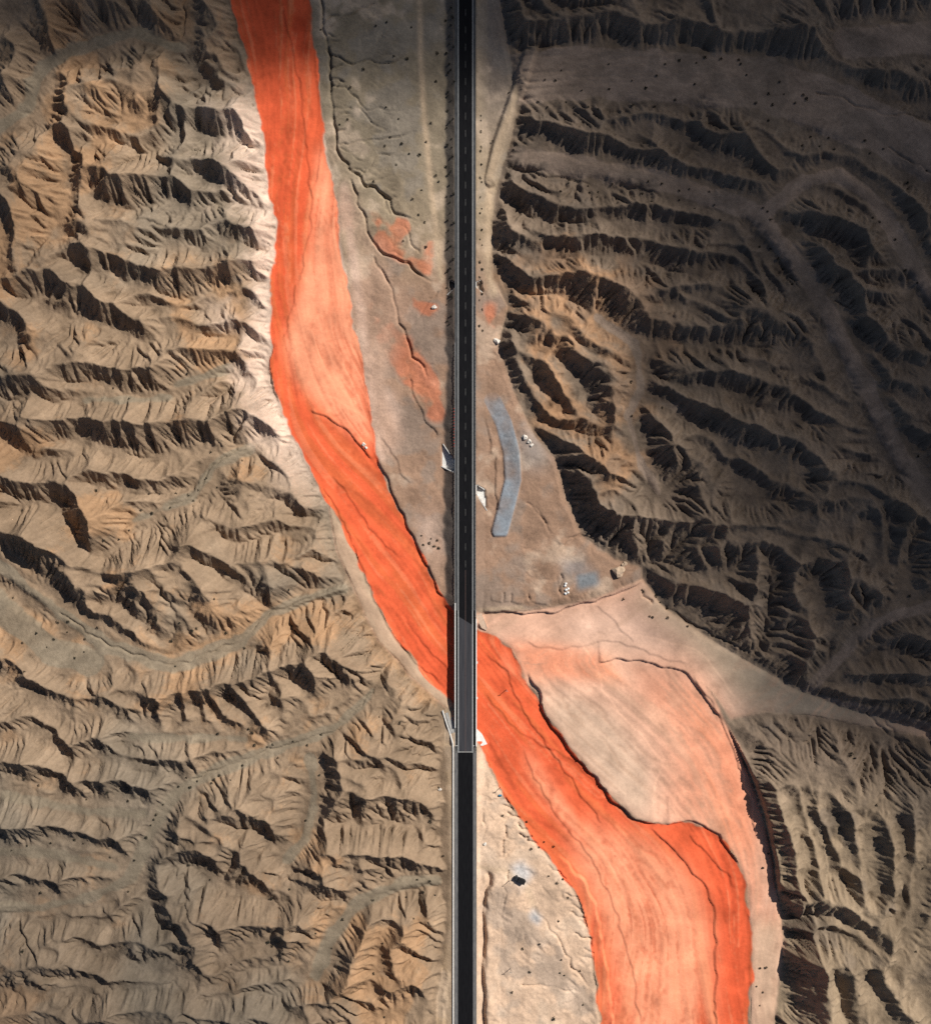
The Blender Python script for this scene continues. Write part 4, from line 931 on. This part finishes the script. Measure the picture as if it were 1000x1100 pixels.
# ---------------------------------------------------------------- GUARD RAILS
def guardrail(x, p0, p1, label, red=None):
    y0, y1 = ry(p0), ry(p1); root = empty('guardrail', (x, (y0+y1)/2, rz((y0+y1)/2)), label, 'guardrail', 'guardrails along the road')
    n = 24; m = MB(); zz = root.location.z; yy = root.location.y
    prof = [(-.04, .42), (.04, .48), (-.02, .57), (.04, .66), (-.04, .74), (-.07, .74), (.0, .66), (-.05, .57), (.0, .48), (-.07, .42)]
    ys = np.linspace(y0, y1, n); k = len(prof)
    for y in ys: m.v += [(q[0]*1.3, y-yy, rz(y)+q[1]-zz) for q in prof]
    m.f += [(i*k+a, i*k+(a+1) % k, (i+1)*k+(a+1) % k, (i+1)*k+a) for i in range(n-1) for a in range(k)]
    m.build('rail', M_STEEL, root)
    pm = None; cnt = int((y0-y1)/2.)
    for i in range(cnt):
        y = y0-(i+.5)*(y0-y1)/cnt
        if pm is None: pm = MB().box(-.09, .09, -.08, .08, -.5, .82).mesh('post'); pm.materials.append(M_STEEL)
        o = link('post', pm, None, root); o.location = (.14 if x > 0 else -.14, y-yy, rz(y)-zz)
    return root
guardrail(5.35, 330, 662, 'steel guardrail on the east edge of the road')
guardrail(-5.55, 370, 646, 'steel guardrail on the west edge of the road')
mk = None
for i in range(14):
    p = 440+i*3.1
    o = tag(link('marker_post', mk or MB().box(-.18, .18, -.18, .18, 0, .9).mesh('marker_post')), 'red marker post in the dotted row along the west road edge', 'marker post', 'red marker posts in a row')
    if mk is None: mk = o.data; mk.materials.append(M_RED)
    o.location = W(487.9, p, sample_z(487.9, p)-.1)

# ---------------------------------------------------------------- POWER POLES
def pole(px, py, label, h=4.8):
    root = empty('utility_pole', W(px, py, sample_z(px, py)-.1), label, 'utility pole', 'power poles east of the road')
    MB().tube((0, 0, -.3), (0, 0, h), .17, 10, .11).build('shaft', M_POLE, root)
    MB().box(-.8, .8, -.07, .07, h-.55, h-.4).build('crossarm', M_POLE, root)
    for x in (-.7, 0, .7):
        MB().tube((x, 0, h-.4 if x else h), (x, 0, h-.18 if x else h+.2), .05, 8).build('insulator', M_CONC, root)
pole(544, 741, 'slim power pole standing in the red sand just east of the bridge')
pole(547, 945, 'slim power pole beside the dark parked truck')
pole(548, 1040, 'southernmost slim power pole near the road')
pole(537.5, 846, 'slim power pole beside the small blue drum')

# ---------------------------------------------------------------- PARKED TRUCK, DRUM, SACKS, BOULDERS
M_TARP = noise_mat('black_tarpaulin', (.008, .008, .009), (.016, .016, .018), 3., .7, .3)
M_CAB = noise_mat('dark_truck_paint', (.02, .022, .026), (.03, .032, .036), 2., .45, .05, spec=.4)
M_GLASS, t_, b_ = mat_new('windscreen'); b_.inputs['Base Color'].default_value = (.05, .06, .065, 1); b_.inputs['Roughness'].default_value = .15
M_TYRE = noise_mat('tyre_rubber', (.01, .01, .01), (.02, .02, .02), 5., .9, .2)
px, py = 558, 943.5
tr = empty('truck', W(px, py, sample_z(px, py)), 'dark truck with a black covered bed parked on the pale dusty patch', 'truck', rz=math.radians(-27))
def bevbox(name, x0, x1, y0, y1, z0, z1, mat, parent, bev=.08, taper=0.):
    m = MB().prism([(x0, y0), (x1, y0), (x1, y1), (x0, y1)], z0, z1); me = m.mesh(name)
    for v in me.vertices:
        if v.co.z > (z0+z1)/2 and taper: v.co.y *= 1-taper
    bm = bmesh.new(); bm.from_mesh(me); bmesh.ops.bevel(bm, geom=bm.edges[:], offset=bev, segments=2, affect='EDGES'); bm.to_mesh(me); bm.free()
    return link(name, me, mat, parent)
bevbox('chassis', -2.9, 2.8, -.75, .75, .5, .85, M_TYRE, tr, .03)
bevbox('cargo_bed', -1.2, 2.95, -1.25, 1.25, .86, 2.7, M_TARP, tr, .14, .05)
cabin = bevbox('cab', -3.0, -1.3, -1.15, 1.15, .86, 2.4, M_CAB, tr, .16, .1)
bevbox('windscreen', -3.04, -2.9, -.9, .9, 1.6, 2.2, M_GLASS, cabin, .02)
for x in (-2.1, 1.2, 2.2):
    for s_ in (-1, 1):
        MB().tube((x, s_*1.12, .5), (x, s_*.8, .5), .5, 16).build('wheel', M_TYRE, tr)
for s_ in (-1, 1): MB().box(-3.08, -3.0, s_*.85-.14, s_*.85+.14, .95, 1.15).build('headlight', M_GLASS, tr)
bd = empty('drum', W(537.3, 854.5, sample_z(537.3, 854.5)), 'small blue drum lying on the pale ground by the red bank', 'drum')
M_BLUE = noise_mat('blue_plastic', (.03, .16, .30), (.05, .24, .40), 2., .5, .05)
m = MB().tube((-.75, 0, .5), (.75, 0, .5), .5, 16); m.build('barrel', M_BLUE, bd)
for x in (-.4, .4): MB().tube((x-.05, 0, .5), (x+.05, 0, .5), .54, 16).build('hoop', M_BLUE, bd)

def lump_mesh(name, r, seed, n=2, sq=.7, rough=.25):
    bm = bmesh.new(); bmesh.ops.create_icosphere(bm, subdivisions=n, radius=r); rg = random.Random(seed)
    ph = [rg.uniform(0, 6) for _ in range(9)]
    for v in bm.verts:
        c = v.co/r; k = 1+rough*(math.sin(3*c.x+ph[0])*math.cos(2.6*c.y+ph[1])+.6*math.sin(5*c.z+ph[2]+4*c.x))+rg.uniform(-.06, .06)
        v.co = Vector((v.co.x*k, v.co.y*k*.9, v.co.z*k*sq))
    me = bpy.data.meshes.new(name); bm.to_mesh(me); bm.free(); return me
M_SACK = noise_mat('white_woven_sack', (.62, .62, .61), (.82, .82, .8), 4., .8, .3)
for i, (px, py) in enumerate([(607, 626.5), (606.2, 628.8), (609.5, 632), (607.2, 633.2), (609.3, 636), (606.5, 637.2)]):
    me = lump_mesh('sack', .75, i, 2, .75, .12); o = tag(link('sack', me, M_SACK), 'white sack in the little heap west of the grey gravel square', 'sack', 'white sacks on the work ground'); o.location = W(px, py, sample_z(px, py)+.35)
    for p_ in me.polygons: p_.use_smooth = True
M_STONE = noise_mat('tan_boulder', (.42, .30, .2), (.6, .45, .33), 1.2, .95, .5)
M_STONE2 = noise_mat('pale_boulder', (.55, .5, .44), (.75, .7, .63), 1.2, .95, .5)
for (px, py, r, m_, lab) in [(663.5, 613.5, 3.2, M_STONE, 'large tan boulder beside the pit near the dark hills'), (669.5, 606, 1.6, M_STONE, 'smaller tan boulder above the large one near the dark hills'),
       (391, 477.5, 1.0, M_STONE2, 'northern pale boulder on the right bank of the red river'), (393.5, 481, .8, M_STONE2, 'southern pale boulder on the right bank of the red river'),
       (563.5, 470, 1.5, M_STONE2, 'white rock beside the grey patch east of the gravel bank'), (568, 474.5, 1.3, M_STONE2, 'second white rock beside the grey patch east of the gravel bank'), (570.5, 478.5, 1.0, M_STONE2, 'smallest white rock beside the grey patch'),
       (472.5, 847.5, .9, M_STONE2, 'white rock on the verge west of the southern road'), (520.7, 905.5, .9, M_STONE2, 'white rock on the verge east of the southern road'), (466.5, 331, 1.2, M_STONE2, 'white rock below the small culvert west of the road'), (533.5, 367, 1.6, M_STONE2, 'white rock at the foot of the dark hills east of the road')]:
    me = lump_mesh('boulder', r, int(px*7), 2, .65, .3); o = tag(link('boulder', me, m_), lab, 'boulder'); o.location = W(px, py, sample_z(px, py)+r*.2)

# ---------------------------------------------------------------- SHRUBS
def shrub_mesh(seed):
    rg = random.Random(seed); m = MB()
    for k in range(7):                                # stems
        a = rg.uniform(0, 6.28); m.tube((0, 0, -.1), (math.cos(a)*.5, math.sin(a)*.5, rg.uniform(.35, .7)), .03, 3, .015)
    for k in range(46):                               # leaf sprays
        a = rg.uniform(0, 6.28); e = rg.uniform(.05, 1.45); r = rg.uniform(.35, .8)
        c = Vector((math.cos(a)*math.cos(e)*r, math.sin(a)*math.cos(e)*r, math.sin(e)*r*.85+.1))
        u = Vector((rg.gauss(0, 1), rg.gauss(0, 1), rg.gauss(0, 1))).normalized(); w = u.orthogonal().normalized(); s_ = rg.uniform(.13, .26); b = len(m.v)
        m.v += [tuple(c+u*s_), tuple(c+w*s_*.6), tuple(c-u*s_), tuple(c-w*s_*.6)]; m.f.append((b, b+1, b+2, b+3))
    me = bpy.data.meshes.new('shrub'); me.from_pydata(m.v, [], m.f); me.update(); me.materials.append(M_BUSH); return me
SHRUBS = [shrub_mesh(s_) for s_ in range(6)]
def z3(s, ox, oy): return [(ox+float(a.split(',')[0])/3, oy+float(a.split(',')[1])/3) for a in s.split()]
GROUPS = [
 ('dark shrub dotted on the olive plain between river and road', z3('35,95 212,82 248,70 327,88 270,180 312,188 172,222 130,280 285,382 375,455 352,498 295,462 320,495 278,530 205,585 360,612 370,715 300,775 375,795 120,385 245,345 410,170 405,262 390,395 405,565 415,585 240,470 95,400 260,440 330,640 350,690', 333, 0)+z3('390,635 385,650 400,660 415,665 365,655 360,625 410,640', 333, 367)),
 ('dark shrub dotted on the shaded gravel plain in the north east', z3('963,205 790,258 810,225 757,255 875,290 963,285 735,328 765,345 825,327 850,345 895,350 925,358 655,482 665,462 590,455 640,300', 333, 0)+z3('285,160 335,170 190,195 245,202 385,185 388,207 408,240 515,262 478,300 437,332 490,337 528,302 590,305 600,318 565,330 240,270 178,320 82,283 38,258 40,338 110,343 478,387 617,435 675,440 585,470 642,470 692,478 787,452 850,478 805,493 990,548 145,205 118,242', 666, 0)),
 ('dark shrub on the shaded valley floors between the eastern hills', z3('835,580 832,592 805,622 895,600 900,620 928,618 975,588 925,635 990,655', 333, 0)+z3('930,585 930,605 90,585 135,590 190,613 222,610 285,620 305,658 192,642 240,672 98,653 70,623 320,710 462,668 485,707 475,680 455,790 490,797 513,830 530,862 556,913 812,703 838,712 888,770 920,870 958,910', 666, 0)+z3('135,213 72,250 37,240 35,130 195,490 965,370 933,820 755,910 655,965', 666, 367)),
 ('dark shrub at the upper edge of the pale fan', z3('115,820 70,800 75,805 95,885 105,887 153,890 218,917 10,830 150,860 130,840', 666, 367)),
 ('dark shrub in the gullied tan hills of the middle west', z3('602,103 680,355 780,383 665,440 640,478 622,512 605,495 568,488 512,490 478,490 450,545 490,553 548,535 412,607 375,637 330,640 60,543 293,478 420,185 365,150 700,470 620,530', 0, 367)),
 ('dark shrub along the wide curving wash in the western hills', z3('37,778 35,828 118,940 213,937 220,902 275,958 315,920 413,857 470,930 475,903 550,965 583,905 620,930 632,926 655,908 728,940 788,987 565,1047 930,800 690,830 185,905 172,960 60,975 240,1020 90,1060 512,893 150,985 270,1000', 0, 367)),
 ('dark shrub on the valley floors of the south western hills', z3('80,310 123,335 278,378 353,350 413,382 90,525 165,518 240,507 268,520 352,568 433,575 473,500 500,430 492,447 485,462 525,395 575,337 600,307 635,320 612,340 705,303 742,317 778,273 690,315 680,327 685,395 820,203 862,208 880,200 945,190 990,205 895,245 985,445 860,435 835,433 605,595 675,640 412,677 872,700 933,667 253,770 70,870 748,907 930,900 918,865 865,838 875,855 605,868 590,862 575,857 560,860 525,880 703,165 815,160 800,150 40,540 130,680', 0, 733)),
 ('dark shrub on the tan slopes just west of the southern road', z3('30,300 35,170 222,113 290,130 230,630 200,712 345,637 385,640 403,692 365,677 333,765 105,765 20,805 70,857 235,840 205,940 240,1080 320,430 278,400 388,450 415,340 430,560 310,700', 333, 733)),
 ('dark shrub on the pale flats between the southern road and the red sand', z3('712,538 738,532 755,515 783,530 815,635 768,625 797,648 830,695 800,770 698,450 740,845 810,895 785,1085 805,938 870,930 685,860 820,945 708,935 650,1000 880,1040 620,430', 333, 733)),
 ('dark shrub on the strip of sand below the eastern cliff', z3('478,553 460,598 470,920 450,922 450,1043 440,980 460,1000', 666, 733)),
 ('dark shrub on the shaded hills in the south east', z3('728,188 748,232 742,238 752,242 805,210 865,290 885,330 980,605 955,870 925,558 830,400', 666, 733)),
 ('dark bush crowding the shaded embankment west of the road', [(483+3.4*math.sin(k*2.4)+1.5*math.cos(k*5.1), 8+k*7.3+3*math.sin(k*1.7)) for k in range(48)]),
 ('dark bush on the verge close to the east edge of the road', [(516.5+2.2*math.sin(k*3.1), 120+k*11.3+4*math.cos(k*2.2)) for k in range(22)]),
]
rg = random.Random(12)
for lab, pts in GROUPS:
    for (px, py) in pts:
        z = sample_z(px, py); k = (HCAM-z)/HCAM; qx, qy = 500+(px-500)*k, 550+(py-550)*k      # where it stands on the map
        o = tag(link('shrub', rg.choice(SHRUBS)), lab, 'shrub', 'shrubs: '+lab.replace('dark ', ''))
        o.location = W(qx, qy, sample_z(qx, qy)-.05); s_ = rg.uniform(.75, 1.35); o.scale = (s_, s_*rg.uniform(.85, 1.15), s_*rg.uniform(.8, 1.1)); o.rotation_euler.z = rg.uniform(0, 6.28)
print('script', time.time()-T_START)
